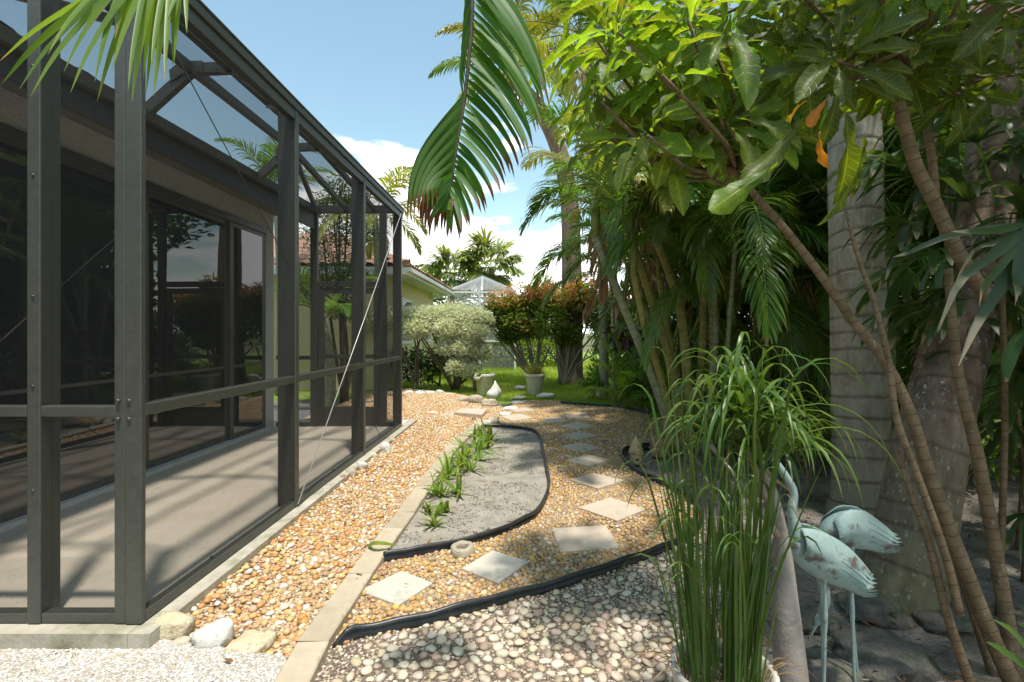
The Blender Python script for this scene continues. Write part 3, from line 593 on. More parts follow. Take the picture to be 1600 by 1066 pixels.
member('eave_cap', (XS-.012, Y0-.02, TOP+.062), (XS-.012, YE+.05, TOP+.062), .07, .012)
prof = [(XS-.02, TOP), (-2.03, KZ), (-2.30, KZ-.01), (-2.64, TOP-.02)]
for y in [Y0+.03] + side_y:
    for (xa, za), (xb, zb) in zip(prof[:-1], prof[1:]):
        member('roof_beam', (xa, y, za), (xb, y, zb), .045, .075)
    for (x, z), s in (((-2.03, KZ), 1), ((-2.30, KZ-.01), -1)):
        mb = MB(); mb.add([(-.09,0,-.035),(.07,0,-.075),(.13,0,-.06) ,(.07,0,.045),(-.09,0,.045)], [(0,1,2,3,4)]) if s > 0 else mb.add([(.09,0,-.035),(-.05,0,-.045),(-.13,0,-.10),(-.14,0,-.02),(-.06,0,.045),(.09,0,.045)], [(0,1,2,3,4,5)])
        o = link('gusset_plate', mb.mesh('gusset_plate'), m_bronze, enc, Vector((x, y-.028, z)) - eo); sdm = o.modifiers.new('thick','SOLIDIFY'); sdm.thickness = .004
        mb = MB()
        for k in range(7): 
            for q in (-.018, .018): 
                xx = -.085 + k*.026; tube(mb, [(xx, -.004, q - (max(0, (xx-.02))*.35 if s > 0 else max(0, (-xx-.02))*.5)), (xx, .003, q - (max(0, (xx-.02))*.35 if s > 0 else max(0, (-xx-.02))*.5))], .004, 6)
        tag(link('rivets', mb.mesh('rivets', True), m_bronze, enc, Vector((x, y-.031, z)) - eo), kind='stuff')
for x, z in prof[1:3]:
    member('purlin', (x, Y0+.055, z), (x, side_y[1], z), .045, .07)
member('wall_beam', (-2.64, Y0+.05, TOP-.03), (-2.64, YE, TOP+.02), .05, .08)
h1 = (-2.03, side_y[1]+.02, KZ); h2 = (-2.30, side_y[1]+.02, KZ-.01); TE = TOP+.05
for a, b in ((h1, (XS-.35, YE, TE)), (h2, (-2.28, YE, TE)), (h2, (-2.68, YE, TE)), (h1, (XS-.03, YE, TE)), ((XS-.03, side_y[0]+.04, TOP+.03), (-2.03, side_y[0]+.5, KZ-.02))):
    member('hip_beam', a, b, .045, .06)
member('purlin', (-2.64, Y0+.02, TOP+.02), (-2.30, Y0+.9, KZ-.01), .04, .05)
# end wall with its screen door
member('end_beam', (-3.18, YE, TE), (XS-.11, YE, TE), .05, .10)
for x in (-2.74, -1.86): vpost(x, x+.09, YE-.03, YE+.02, TE-.055)
member('end_rail', (-3.18, YE, .98), (-2.742, YE, .98), .05, .05); member('end_rail', (-1.768, YE, .98), (-1.69, YE, .98), .05, .05)
member('end_sill', (-3.18, YE, SZ+.03), (-2.742, YE, SZ+.03), .05, .05); member('end_sill', (-1.768, YE, SZ+.03), (-1.69, YE, SZ+.03), .05, .05)
member('door_header', (-2.648, YE, 1.92), (-1.862, YE, 1.92), .05, .07)
dr = link('screen_door', None, None, enc, Vector((-2.64, YE, SZ+.01)) - eo)
def dpart(name, x0, x1, z0, z1, y=.03, mt=None):
    return link(name, box(MB(), (x0, -y/2, z0), (x1, y/2, z1)).mesh(name), mt or m_bronze, dr)
dpart('stile', 0, .07, 0, 1.76); dpart('stile', .705, .775, 0, 1.76); dpart('door_rail', .071, .704, 1.69, 1.76); dpart('door_rail', .071, .704, .86, .91); dpart('door_rail', .071, .704, .0, .04); dpart('kick_plate', .071, .704, .041, .24, .012); dpart('handle', .72, .75, .93, 1.05, .09)
def panel(pts, mt=m_screen, name='screen_panel', parent=enc, off=eo):
    pts = [Vector(p) for p in pts]; c = sum(pts, Vector())/len(pts)
    return link(name, MB().add([p-c for p in pts], [tuple(range(len(pts)))]).mesh(name), mt, parent, c - off)
for a, b in zip(segs[:-1], segs[1:]):
    panel([(XS-.004,a,SZ+.04),(XS-.004,b,SZ+.04),(XS-.004,b,.96),(XS-.004,a,.96)]); panel([(XS-.004,a,1.0),(XS-.004,b,1.0),(XS-.004,b,TOP-.06),(XS-.004,a,TOP-.06)])
for a, b in bays:
    panel([(a,Y0+.008,SZ+.04),(b,Y0+.008,SZ+.04),(b,Y0+.008,.955),(a,Y0+.008,.955)]); panel([(a,Y0+.008,1.0),(b,Y0+.008,1.0),(b,Y0+.008,TOP-.05),(a,Y0+.008,TOP-.05)])
panel([(-1.69,YE,SZ+.05),(-3.18,YE,SZ+.05),(-3.18,YE,TE-.05),(-1.69,YE,TE-.05)])
for a, b in zip(segs[:-2], segs[1:-1]):
    for (xa, za), (xb, zb) in zip(prof[:-1], prof[1:]): panel([(xa,a,za+.03),(xb,a,zb+.03),(xb,b,zb+.03),(xa,b,zb*0+za+.03)], m_screen_roof)
yl = side_y[1]
panel([(prof[0][0],yl,TOP+.03),(-2.03,yl,KZ+.03),(XS-.03,YE,TE+.02)], m_screen_roof); panel([(-2.03,yl,KZ+.03),(-2.30,yl,KZ+.02),(-2.28,YE,TE+.02),(-1.90,YE,TE+.02)], m_screen_roof); panel([(-2.03,yl,KZ+.03),(-1.90,YE,TE+.02),(XS-.03,YE,TE+.02)], m_screen_roof)
panel([(-2.30,yl,KZ+.02),(-2.64,yl,TOP),(-2.68,YE,TE+.02),(-2.28,YE,TE+.02)], m_screen_roof)
# corner bolts near the chair rail
bm_ = MB(); tube(bm_, [(0, -.010, 0), (0, .0, 0)], .008, 10); bm_ = bm_.mesh('bolt', True)
for x in (-1.672,-1.626):
    for z in (1.02,.945): link('bolt', bm_, m_bronze, enc, (x-XS, 0, z-SZ))
for y in (.5,1.3,2.1): link('bolt', bm_, m_bronze, enc, (-.03, y, .045), (R(-90),0,0))
# brace cables
c1 = MB(); tube(c1, [(XS+.012, YE-.08, TOP-.02), (XS+.018, 4.8, TOP-.02-(TOP-.02-.12)*(YE-.08-4.8)/(YE-.08-3.40)), (XS+.012, 3.40, .12)], .0045, 6)
link('brace_cable', c1.mesh('brace_cable', True), m_steel, enc, -eo)
c2 = MB(); tube(c2, [(XS-.05, 2.06, TOP-.05), (XS-.05, 5.55, .14)], .003, 6)
link('brace_cable', c2.mesh('brace_cable', True), m_bronze, enc, -eo)

# ---------------------------------------------------------------- the house behind the enclosure
hs = thing('house', 'grey stucco house wall with dark sliding glass doors inside the screened patio', 'house', (XW, 0, 0))
ho = Vector((XW, 0, 0))
def hpart(name, lo, hi, mt, parent=None, bev=0):
    c = (Vector(lo)+Vector(hi))/2; o = link(name, box(MB(), Vector(lo)-c, Vector(hi)-c).mesh(name), mt, parent or hs, c - (ho if parent is None else Vector((0,0,0)) )); return o
hpart('wall', (XW-.2, -6, 2.582), (XW, 6.28, 2.80), m_stucco); hpart('wall', (XW-.2, 6.10, -.02), (XW, 6.28, 2.58), m_stucco)
hpart('wall', (-12, 6.06, -.02), (XW-.202, 6.28, 2.80), m_stucco); hpart('wall', (-12, -6.2, -.02), (XW, -6.0, 2.80), m_stucco)
hpart('soffit', (-3.6, -6.2, 2.801), (-2.701, 6.33, 2.83), m_soffit); hpart('fascia', (-2.70, -6.2, 2.62), (-2.672, 6.33, 2.80), m_fascia)
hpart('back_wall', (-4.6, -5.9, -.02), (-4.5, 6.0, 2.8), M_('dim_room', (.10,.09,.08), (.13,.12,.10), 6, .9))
hpart('door_sill', (XW-.06, -5.9, SZ-.01), (XW+.05, 6.10, SZ+.030), m_white)
hpart('head_frame', (XW-.05, -5.9, 2.52), (XW+.012, 6.098, 2.58), m_bronze)
edges = [6.095, 5.36, 4.18, 2.95, 1.72, .45, -.85, -2.2, -3.6, -5.0]
for i, (b, a) in enumerate(zip(edges[:-1], edges[1:])):
    x = XW - .008 - (.022 if i % 2 else 0); dp = link('sliding_door', None, None, hs, Vector((x-XW, a, SZ+.03)))
    H = 2.39; w_ = b - a; fw = .055 if i else .075
    def sub(name, y0, y1, z0, z1, th=.03, mt=m_bronze): return link(name, box(MB(), (-th, y0, z0), (0, y1, z1)).mesh(name), mt, dp)
    sub('stile', .001, fw, 0, H); sub('stile', w_-fw, w_-.001, 0, H); sub('door_rail', fw+.001, w_-fw-.001, 0, .05); sub('door_rail', fw+.001, w_-fw-.001, H-.05, H); sub('door_rail', fw+.001, w_-fw-.001, .785, .81, .022)
    sub('glass', fw+.001, w_-fw-.001, .051, .784, .012, m_glass); sub('glass', fw+.001, w_-fw-.001, .811, H-.051, .012, m_glass)
rf = MB(); rf.add([(-2.72,-6.6,2.86),(-2.72,6.36,2.86),(-7.5,6.36,4.5),(-7.5,-6.6,4.5),(-2.72,-6.6,2.832),(-2.72,6.36,2.832),(-7.5,6.36,4.4),(-7.5,-6.6,4.4)], [(0,1,2,3),(7,6,5,4),(0,4,5,1),(1,5,6,2),(3,2,6,7),(0,3,7,4)])
link('roof', rf.mesh('roof'), m_fascia, hs, -ho)
def barrel(w=.24, l=.42, n=6, hs=.6):
    V = []; Fc = []
    for j in (0, 1):
        for k in range(n+1): an = math.pi*k/n; r = w/2*(1.0 if j == 0 else .86); V.append((j*l, -math.cos(an)*r, math.sin(an)*r*hs))
    for k in range(n): Fc.append((k, k+1, n+2+k, n+1+k))
    m = np_mesh('tile', np.array(V), Fc, True); return m
bt = barrel(hs=.3); bt.materials.append(m_tile)
sl = math.atan2(1.64, 4.78)
for k in range(52):
    y = -6.4 + k*.247
    if y < 1.0: continue
    for j in range(3):
        o = link('tile', bt, None, hs, Vector((-2.66 - j*.36*math.cos(sl), y, 2.845 + j*.36*math.sin(sl))) - ho, (0, -math.pi + 0, 0)); o.rotation_euler = (0, sl, math.pi)
        o.rotation_euler = Matrix.Rotation(math.pi, 3, 'Z').to_euler() if False else (0, -sl, math.pi)

# ---------------------------------------------------------------- leaf builders
class LM:
    def __init__(s): s.v = []; s.f = []; s.var = []; s.tip = []
    def ribbon(s, pts, w, side, crease=.18, var=None, tip0=0.0, tip1=1.0, prof=None, wave=0.0):
        """blade along pts, 3 vertices a row; side = rough width direction"""
        n = len(pts); o = len(s.v); side = Vector(side); var = random.random() if var is None else var
        ph = random.random()*6
        for i, p in enumerate(pts):
            t = i/(n-1); d = (pts[min(i+1,n-1)] - pts[max(i-1,0)]); d = d.normalized() if d.length > 1e-9 else Vector((0,0,-1))
            sd = side - d*side.dot(d); sd = sd.normalized() if sd.length > 1e-4 else d.orthogonal().normalized(); u = d.cross(sd)
            if u.z < 0: u = -u
            ww = w*.5*(prof(t) if prof else (min(1, (t+.03)/.22)**.7) * (1 - t**3.2)**.8 if t < 1 else 0)
            ww = max(ww, w*.02)
            wv = u*(math.sin(t*9+ph)*wave*ww)
            s.v += [p - sd*ww + u*(crease*ww) + wv, p.copy(), p + sd*ww + u*(crease*ww) - wv]
            s.var += [var]*3; s.tip += [tip0 + (tip1-tip0)*t]*3
        for i in range(n-1):
            a = o + i*3; s.f += [(a,a+1,a+4,a+3), (a+1,a+2,a+5,a+4)]
    def mesh(s, name):
        return np_mesh(name, np.array([tuple(v) for v in s.v]), np.array(s.f), True, {'var': s.var, 'tip': s.tip})
def arc(p0, d0, L, n, g, jit=0.0):
    """points of a blade leaving p0 in direction d0, bending under its weight g"""
    p = Vector(p0); d = Vector(d0).normalized(); r = [p.copy()]
    for i in range(n):
        d = (d + Vector((random.uniform(-jit,jit), random.uniform(-jit,jit), -g*(i+1)/n))).normalized(); p = p + d*(L/n); r.append(p.copy())
    return r
def frond_mesh(name, L, pairs, ll, w, e0, bend, seed, nseg=5, lg=.35, stalk=.16, rr=.010, missing=.0, vee=.35, tipfac=1.0):
    st = random.getstate(); random.seed(seed); lm = LM(); rp = arc((0,0,0), (math.cos(e0),0,math.sin(e0)), L, 16, bend)
    def at(t): x = t*16; i = min(int(x), 15); return rp[i].lerp(rp[i+1], x-i), (rp[i+1]-rp[i]).normalized()
    for k in range(pairs):
        t = stalk + (1-stalk)*(k+.5)/pairs; p, T = at(t); S_ = Vector((0,1,0)); U = S_.cross(T)*-1
        if U.dot(Vector((0,0,1))) < 0 and abs(T.z) < .9: U = -U
        for sg in (-1, 1):
            if random.random() < missing: continue
            a = R(28 + 42*t + random.uniform(-5,5)); lf = ll*(math.sin(math.pi*min(1,(t*.86+.12)))**.6)*random.uniform(.88,1.08)
            d = S_*sg*math.cos(a) + T*math.sin(a) + U*(vee + random.uniform(-.08,.08))
            pts = arc(p + T*random.uniform(-.01,.01), d, lf, nseg, lg*random.uniform(.7,1.5))
            lm.ribbon(pts, w*random.uniform(.85,1.1), T, var=random.random(), tip1=tipfac*random.uniform(.75,1.05))
    me = lm.mesh(name)
    mb = MB(); tube(mb, rp, [rr*(1-.8*i/16) for i in range(17)], 6)
    random.setstate(st); return me, mb
def frondset(name, mt, specs, stalkmt):
    r = []
    for i, sp in enumerate(specs):
        me, mb = frond_mesh(name, seed=100+i*7+len(name), **sp); me.materials.append(mt); me.materials.append(stalkmt)
        # join the stalk into the frond mesh as its second material
        nv = len(me.vertices); V = np.empty(nv*3, np.float32); me.vertices.foreach_get('co', V); V = V.reshape(-1,3)
        Fq = [tuple(p.vertices) for p in me.polygons]; va = np.empty(nv, np.float32); me.attributes['var'].data.foreach_get('value', va); ti = np.empty(nv, np.float32); me.attributes['tip'].data.foreach_get('value', ti)
        V2_ = np.vstack([V, np.array([tuple(v) for v in mb.v])]); F2 = Fq + [tuple(q+nv for q in f) for f in mb.f]
        m2 = np_mesh(name, V2_, F2, True, {'var': np.concatenate([va, np.zeros(len(mb.v))]), 'tip': np.concatenate([ti, np.zeros(len(mb.v))])})
        m2.materials.append(mt); m2.materials.append(stalkmt)
        mi = np.zeros(len(F2), np.int32); mi[len(Fq):] = 1; m2.polygons.foreach_set('material_index', mi); r.append(m2)
    return r
def specs(L, pairs, ll, w, els, bend, **k): return [dict(L=L*random.uniform(.9,1.1), pairs=pairs, ll=ll, w=w, e0=R(e), bend=bend*random.uniform(.8,1.2), **k) for e in els]
FA = frondset('frond', m_frond, specs(1.55, 38, .46, .025, (82,70,58,44,28,8), .17), m_rachis)
FAY = frondset('frond', m_frond_y, specs(1.5, 34, .42, .030, (80,62,45,25,5), .17, lg=.45), m_rachis)
FR_ = frondset('frond', m_frond, specs(2.6, 46, .62, .042, (75,55,35,15,-10), .15, lg=.5, rr=.02), m_rachis)
FRY = frondset('frond', m_frond_y, specs(2.4, 44, .55, .045, (75,50,28,5), .16, lg=.5, rr=.02), m_rachis)
FAD = frondset('frond', m_frond, specs(1.8, 42, .50, .023, (38,20,2,-18), .27, lg=.4), m_rachis)
FD = frondset('dead_frond', m_frond_dead, specs(1.1, 24, .35, .03, (-40,-65), .12, lg=.8, missing=.3), m_rachisd)
def stem(name, pts, rads, mt, parent, n=10, smooth=True, ns=24, off=None):
    sp = spline(pts, ns); base = sp[0].copy(); q = [p-base for p in sp]; rs = [np.interp(i/(ns-1), np.linspace(0,1,len(rads)), rads) for i in range(ns)]
    mb = MB(); d = [0.0]
    for a, b in zip(q[:-1], q[1:]): d.append(d[-1] + (b-a).length)
    tube(mb, q, rs, n, a=list(np.repeat(d, n)))
    o = link(name, mb.mesh(name, smooth), mt, parent, base - (off if off is not None else Vector())); return o
def trunk(pts, rads, mt, parent, off, ridge=.035, sp_=(.09,.17), n=32, ns=230, seed=0):
    r_ = random.Random(seed); sp = spline(pts, ns); base = sp[0].copy(); q = [p-base for p in sp]; rs = [np.interp(i/(ns-1), np.linspace(0,1,len(rads)), rads) for i in range(ns)]
    d = [0.0]
    for a, b in zip(q[:-1], q[1:]): d.append(d[-1] + (b-a).length)
    cuts = [r_.uniform(.1,.2)]
    while cuts[-1] < d[-1]: cuts.append(cuts[-1] + r_.uniform(*sp_))
    cuts = np.array(cuts); fr = frames(q); V = []; va = []; rg = []
    for i, (p, t, u, v) in enumerate(fr):
        for k in range(n):
            an = 2*math.pi*k/n; dd = d[i] + .018*math.sin(an+1) + .012*mnoise.noise(Vector((math.cos(an)*1.5, math.sin(an)*1.5, d[i]*2+seed)))
            j = np.argmin(np.abs(cuts-dd)); e = dd - cuts[j]; g = math.exp(-(e/.011)**2); lip = max(0, 1 - max(0, -e)/.06)*.6 if e < 0 else 0
            r = rs[i]*(1 + ridge*(lip - g*.7) + .02*mnoise.noise(Vector((math.cos(an)*2, math.sin(an)*2, d[i]*3+seed))) + .012*mnoise.noise(Vector((math.cos(an)*9, math.sin(an)*9, d[i]*4))))
            V.append(p + (u*math.cos(an) + v*math.sin(an))*r); va.append(d[i]); rg.append(g*(.5+.5*r_.random()))
    Fq = np.array([(i*n+k, i*n+(k+1)%n, (i+1)*n+(k+1)%n, (i+1)*n+k) for i in range(ns-1) for k in range(n)])
    return link('trunk', np_mesh('trunk', np.array([tuple(v) for v in V]), Fq, True, {'var': va, 'ring': rg}), mt, parent, base - off)
def put_fronds(root, top, fam, n, sc=1.0, lean=0, zmin=0, rz0=None, pick=None, dead=0):
    a = random.random()*6.28 if rz0 is None else rz0
    for k in range(n):
        i = pick[k % len(pick)] if pick else min(len(fam)-1, int(k/n*len(fam)))
        link('frond', fam[i], None, root, Vector(top) - root.location + Vector((0,0,random.uniform(-.06,.02)*sc)), (random.uniform(-.12,.12), random.uniform(-.12,.12), a), sc*random.uniform(.85,1.12)); a += 2.4 + random.uniform(-.3,.3)
    for k in range(dead):
        link('dead_frond', random.choice(FD), None, root, Vector(top) - root.location + Vector((0,0,-.08)), (0,0,random.random()*6.28), sc*random.uniform(.8,1.1))

# ---------------------------------------------------------------- areca clump with the sunlit canes
GA = 'clumps of areca palm crowding the right side of the garden'
def areca(base, tops, label, fam=FA, nf=6, sc=1.0, mt=None, r=.036, group=GA, dead=1, name='areca_palm'):
    root = thing(name, label, 'palm', tuple(base), 0, group); b = Vector(base)
    for i, t in enumerate(tops):
        t = Vector(t); d = t - b; s0 = b + Vector((random.uniform(-.18,.18), random.uniform(-.18,.18), -.03)) if len(tops) > 1 else b
        mid = s0.lerp(t, .5) + Vector((0,0,.10*d.length)) - Vector((d.x,d.y,0))*.12
        rr = r*random.uniform(.8,1.15); stem('stem', [s0, mid, t], [rr*1.25, rr, rr*.85], (mt or (m_culm if random.random() < .6 else m_culmg)), root, 8, ns=14, off=b)
        # green crownshaft
        mb = MB(); tube(mb, [(0,0,0),(0,0,.2*sc),(0,0,.42*sc)], [rr*.9, rr*1.15, rr*.5], 8, a=.9); link('crownshaft', mb.mesh('crownshaft', True), m_rachis, root, t-b)
        put_fronds(root, t + Vector((0,0,.36*sc)), fam, nf, sc, dead=dead if random.random() < .5 else 0)
    return root
rootA = thing('areca_palm', 'multi-stemmed areca palm with yellow-green ringed canes leaning left over the gravel', 'palm', tuple(G(1068,692)), 0, GA)
bA = rootA.location
canes = [([(1060,694),(1020,590),(975,480),(930,370)], .048, m_culmg, 5.5, 5.1), ([(1070,694),(1045,560),(1018,470),(985,370)], .046, m_culm, 5.5, 5.2), ([(1080,698),(1075,600),(1062,480),(1025,370),(1000,290)], .050, m_culm, 5.5, 5.3),
         ([(1090,690),(1095,590),(1100,480),(1095,330)], .045, m_culm, 5.6, 5.6), ([(1056,690),(1035,600),(1010,520),(990,430)], .040, m_culm, 5.5, 5.0), ([(1100,700),(1112,600),(1118,500),(1105,400),(1080,250)], .036, m_culmg, 5.3, 5.3), ([(1078,690),(1058,590),(1040,500),(1030,430)], .04, m_culm, 5.6, 5.6)]
for L, r_, mt, ya, yb in canes:
    pts = [P(x, y, ya + (yb-ya)*i/(len(L)-1)) for i, (x, y) in enumerate(L)]; pts[0].z = -.03
    stem('stem', pts, [r_*1.2, r_, r_*.85], mt, rootA, 10, ns=22, off=bA)
    t = pts[-1]; mb = MB(); tube(mb, [(0,0,-.02),(0,0,.25),(0,0,.5)], [r_*.85, r_*1.05, r_*.5], 8, a=.9); link('crownshaft', mb.mesh('crownshaft', True), m_rachis, rootA, t-bA)
    put_fronds(rootA, t + Vector((0,0,.42)), FA if random.random() < .6 else FAY, 6, 1.0, dead=1)
# single stems whose crowns arch over the path side of the thicket
for x, y, Y, n, sc in [(1150,370,4.7,8,1.0),(1240,345,4.9,8,1.0),(1062,330,5.6,8,1.0),(975,350,6.1,6,.9),(1200,455,5.3,7,.9),(1292,420,5.1,7,.9),(1110,425,5.3,7,.85),(1115,235,5.2,8,1.0),(1205,230,5.0,8,1.0),(1040,440,6.0,6,.8),(1400,330,4.9,7,1.0),(1440,430,5.3,7,.9)]:
    q = P(x,y,Y); s0 = Vector((max(q.x+.1, 1.9), max(q.y+.15, 5.3), -.02)) if x < 1300 else Vector((q.x+.1, q.y+.2, -.02))
    stem('stem', [s0, s0.lerp(q,.5)+Vector((0,0,.12)), q], [.028,.024,.020], m_culm if x % 2 else m_culmg, rootA, 7, ns=14, off=bA)
    for k in range(1 if x < 1000 else 4):
        link('frond', random.choice(FAD), None, rootA, q - bA, (0, 0, (random.uniform(-2.9,-.3) if x > 1000 else random.uniform(2.3,4.2))), sc*random.uniform(.85,1.15))
    put_fronds(rootA, q, FAY if x < 960 and random.random() < .5 else FA, n, sc, pick=[2,3,4,3,1,4,3,2,0])
# clumps behind: rows through the thicket
clumps = [((2.9,6.2),3.0),((3.6,5.2),3.2),((4.4,6.6),3.6),((2.2,7.6),3.4),((3.4,8.2),3.9),((5.2,5.4),3.4),((4.9,8.2),4.2),((6.2,7.2),4.0),((6.4,5.0),3.6),((1.75,9.2),3.6),((2.6,10.2),4.4),((7.6,6.2),4.4),((5.9,9.8),4.8),((4.1,10.6),4.8),((7.8,8.8),4.8),((5.4,3.6),3.3),((6.8,3.0),3.6),((8.4,4.2),4.2),((5.6,1.6),3.3),((7.3,.6),3.8),((5.9,-.6),3.5),((7.8,-2.0),4.2),((5.4,-2.8),3.8)]
labs = ['areca palm directly behind the sunlit canes', 'areca palm seen between the sunlit canes and the grey ringed trunk', 'areca palm behind the grey ringed trunk', 'areca palm at the lawn end of the thicket']
for i, ((x, y), h) in enumerate(clumps):
    n = 4; tops = []
    for k in range(n):
        a = random.random()*6.28; rad = random.uniform(.2,.85); tops.append((x + rad*math.cos(a), y + rad*math.sin(a), h*(random.uniform(.5,.75) if i < 3 else random.uniform(.45,1.05))))
    areca((x, y, 0), tops, labs[i] if i < 4 else 'dark areca palm clump deep in the thicket on the right', nf=8 if i < 12 else 6, sc=random.uniform(.95,1.25), r=.024 if i < 4 else .034)
# short young arecas filling the under-storey
for i, (x, y) in enumerate([(2.5,5.4),(3.1,4.7),(3.9,4.4),(2.0,6.6),(4.8,4.6),(3.4,6.9),(2.9,7.3),(4.2,5.7),(1.7,8.3),(5.2,6.3),(5.6,4.3),(4.3,7.6)]):
    root = thing('young_areca_palm', 'low young areca palm on the shaded ground under the taller palms', 'palm', (x,y,0), 0, 'young palms on the thicket floor')
    put_fronds(root, (x,y,.02), FA, 9, random.uniform(.6,.9), pick=[0,1,2,3,1,0,2])

# ---------------------------------------------------------------- the two big ringed trunks
t1 = thing('royal_palm', 'stout upright grey palm trunk with dark rings and flared mossy foot', 'palm', tuple(G(1342,800)), 0, 'big palms on the right'); b1 = t1.location
p1 = [b1+Vector((0,0,-.05)), P(1346,760,3.57), P(1343,600,3.57), P(1338,400,3.57), P(1335,200,3.57), P(1337,0,3.57), P(1345,-350,3.57), P(1650,-900,4.3)]
trunk(p1, [.215,.19,.178,.172,.168,.165,.15,.12], m_trunk1, t1, b1, ns=640, sp_=(.11,.19), seed=1)
put_fronds(t1, p1[-1]+Vector((0,0,.3)), FR_, 11, .9)
t2 = thing('leaning_palm', 'thick leaning palm trunk with brown bark and white lichen spots', 'palm', tuple(G(1405,935,0)), 0, 'big palms on the right'); b2 = t2.location
p2 = [P(1398,950,2.42), P(1425,850,2.45), P(1452,700,2.5), P(1492,540,2.6), P(1530,400,2.7), P(1550,250,2.8), P(1565,90,2.9), P(1580,-100,3.0), P(1650,-900,3.3)]
trunk(p2, [.195,.172,.155,.143,.13,.118,.112,.11,.10], m_trunk2, t2, b2, ns=520, sp_=(.10,.2), seed=2, ridge=.025)
mb = MB(); lathe(mb, [(.10,-.02),(.128,-.02),(.132,.02),(.132,.11),(.122,.12),(.10,.12)], 22); link('leaf_base_ring', mb.mesh('leaf_base_ring', True), M_('maroon_leaf_base', (.10,.05,.045), (.16,.09,.075), 12, .6), t2, P(1566,85,2.9)-b2)
put_fronds(t2, p2[-1]+Vector((0,0,.2)), FR_, 11, .95)
# tall palm out on the lawn, mostly hidden: its crown shows left and right of the hanging frond
t3 = thing('tall_palm', 'tall palm with rough brown trunk on the lawn, crown high behind the hanging frond', 'palm', tuple(G(892,598)), 0); b3 = t3.location
p3_ = [b3+Vector((0,0,-.05)), P(892,585,12.8), P(893,500,12.8), P(893,400,12.8), P(888,300,12.8), P(868,220,12.8), P(835,160,12.8), P(795,120,12.8)]
stem('trunk', p3_, [.40,.31,.27,.24,.22,.2,.16], m_bark2, t3, 16, ns=40, off=b3)
put_fronds(t3, p3_[-1]+Vector((0,0,.3)), FRY, 9, 1.0); put_fronds(t3, p3_[-1]+Vector((0,0,.3)), FR_, 8, 1.0, dead=3)
# a denser tree crown of palms between tall palm and thicket
for i, (px, py, Y, gy) in enumerate([(985,120,8.6,0),(905,60,9.8,0)]):
    top = P(px,py,Y); gx = top.x + .5
    r_ = thing('slender_palm', ['slender palm with crown directly behind the big broad leaves', 'slender palm with its crown at the top edge beside the hanging frond'][i], 'palm', (gx, Y, 0), 0, 'slender palms behind the path')
    stem('trunk', [Vector((gx,Y,-.03)), Vector((gx-.1,Y,top.z*.5)), top], [.10,.075,.06], m_culmg, r_, 10, ns=24, off=r_.location)
    put_fronds(r_, top+Vector((0,0,.1)), FAY if i else FA, 13, 1.35, dead=3)

# ---------------------------------------------------------------- palms behind the enclosure
for i, (px, py, Y, n, lab) in enumerate([(585,335,9.6,13,'palm with yellowing fronds rising just beyond the far corner of the enclosure'),(430,300,10.5,9,'palm with green fronds showing above the house eave'),(505,500,8.2,8,'low palm growing behind the screen door')]):
    top = P(px,py,Y); r_ = thing('garden_palm', lab, 'palm', (top.x, Y, 0), 0, 'palms behind the enclosure')
    stem('trunk', [Vector((top.x+.1,Y,-.03)), Vector((top.x+.12,Y,top.z*.5)), top], [.10,.08,.06], m_culmg, r_, 10, ns=20, off=r_.location)
    put_fronds(r_, top, FAY if i == 0 else FA, n, [1.0,.95,.9][i], pick=[4,1,2,3,4,2,3] if i else [4,3,2,4,3,1,4])
# ---------------------------------------------------------------- leafy masses
QV = np.array([(0,0,0),(.45,-.5,.10),(.45,.5,.10),(1,0,-.02)]); QF = np.array([(0,1,3),(0,3,2)])
def leafcloud(name, centres, rad, n, size, mt, parent=None, off=Vector(), flat=.75, shell=.55, seed=0, aspect=.5, up=.3, kind=None):
    r0 = np.random.default_rng(seed); C_ = np.array(centres, float); k = r0.integers(0, len(C_), n); c = C_[k]
    u = r0.normal(size=(n,3)); u /= np.linalg.norm(u, axis=1)[:,None]; rr = (shell + (1-shell)*r0.random(n)**.6) * r0.uniform(.75,1.12,n)
    Rd = c[:,3] if C_.shape[1] > 3 else np.full(n, rad)
    T = c[:,:3] + u * (rr*Rd)[:,None] * np.array([1,1,flat])
    ph = np.arctan2(u[:,1], u[:,0]) + r0.normal(0,.8,n); M = rotm(r0.normal(0,.6,n), -r0.normal(up,.55,n), ph)
    s = size * r0.uniform(.6,1.25,n); sc = np.stack([s, s*aspect, s], 1)
    me = scatter(name, QV, QF, M, T - np.array(off), sc, np.clip(r0.normal(.5,.3,n),0,1)); o = link(name, me, mt, parent); 
    if kind: tag(o, kind=kind)
    return o
def branchy(base, tips, r, mt, parent, off, name='branch', seed=0):
    st = random.getstate(); random.seed(seed)
    for t in tips:
        b = Vector(base) + Vector((random.uniform(-.06,.06), random.uniform(-.06,.06), 0)); t = Vector(t); m = b.lerp(t, .45) + Vector((random.uniform(-.12,.12), random.uniform(-.12,.12), random.uniform(-.02,.1)))
        stem(name, [b, m, t], [r, r*.7, r*.35], mt, parent, 6, ns=9, off=off)
    random.setstate(st)
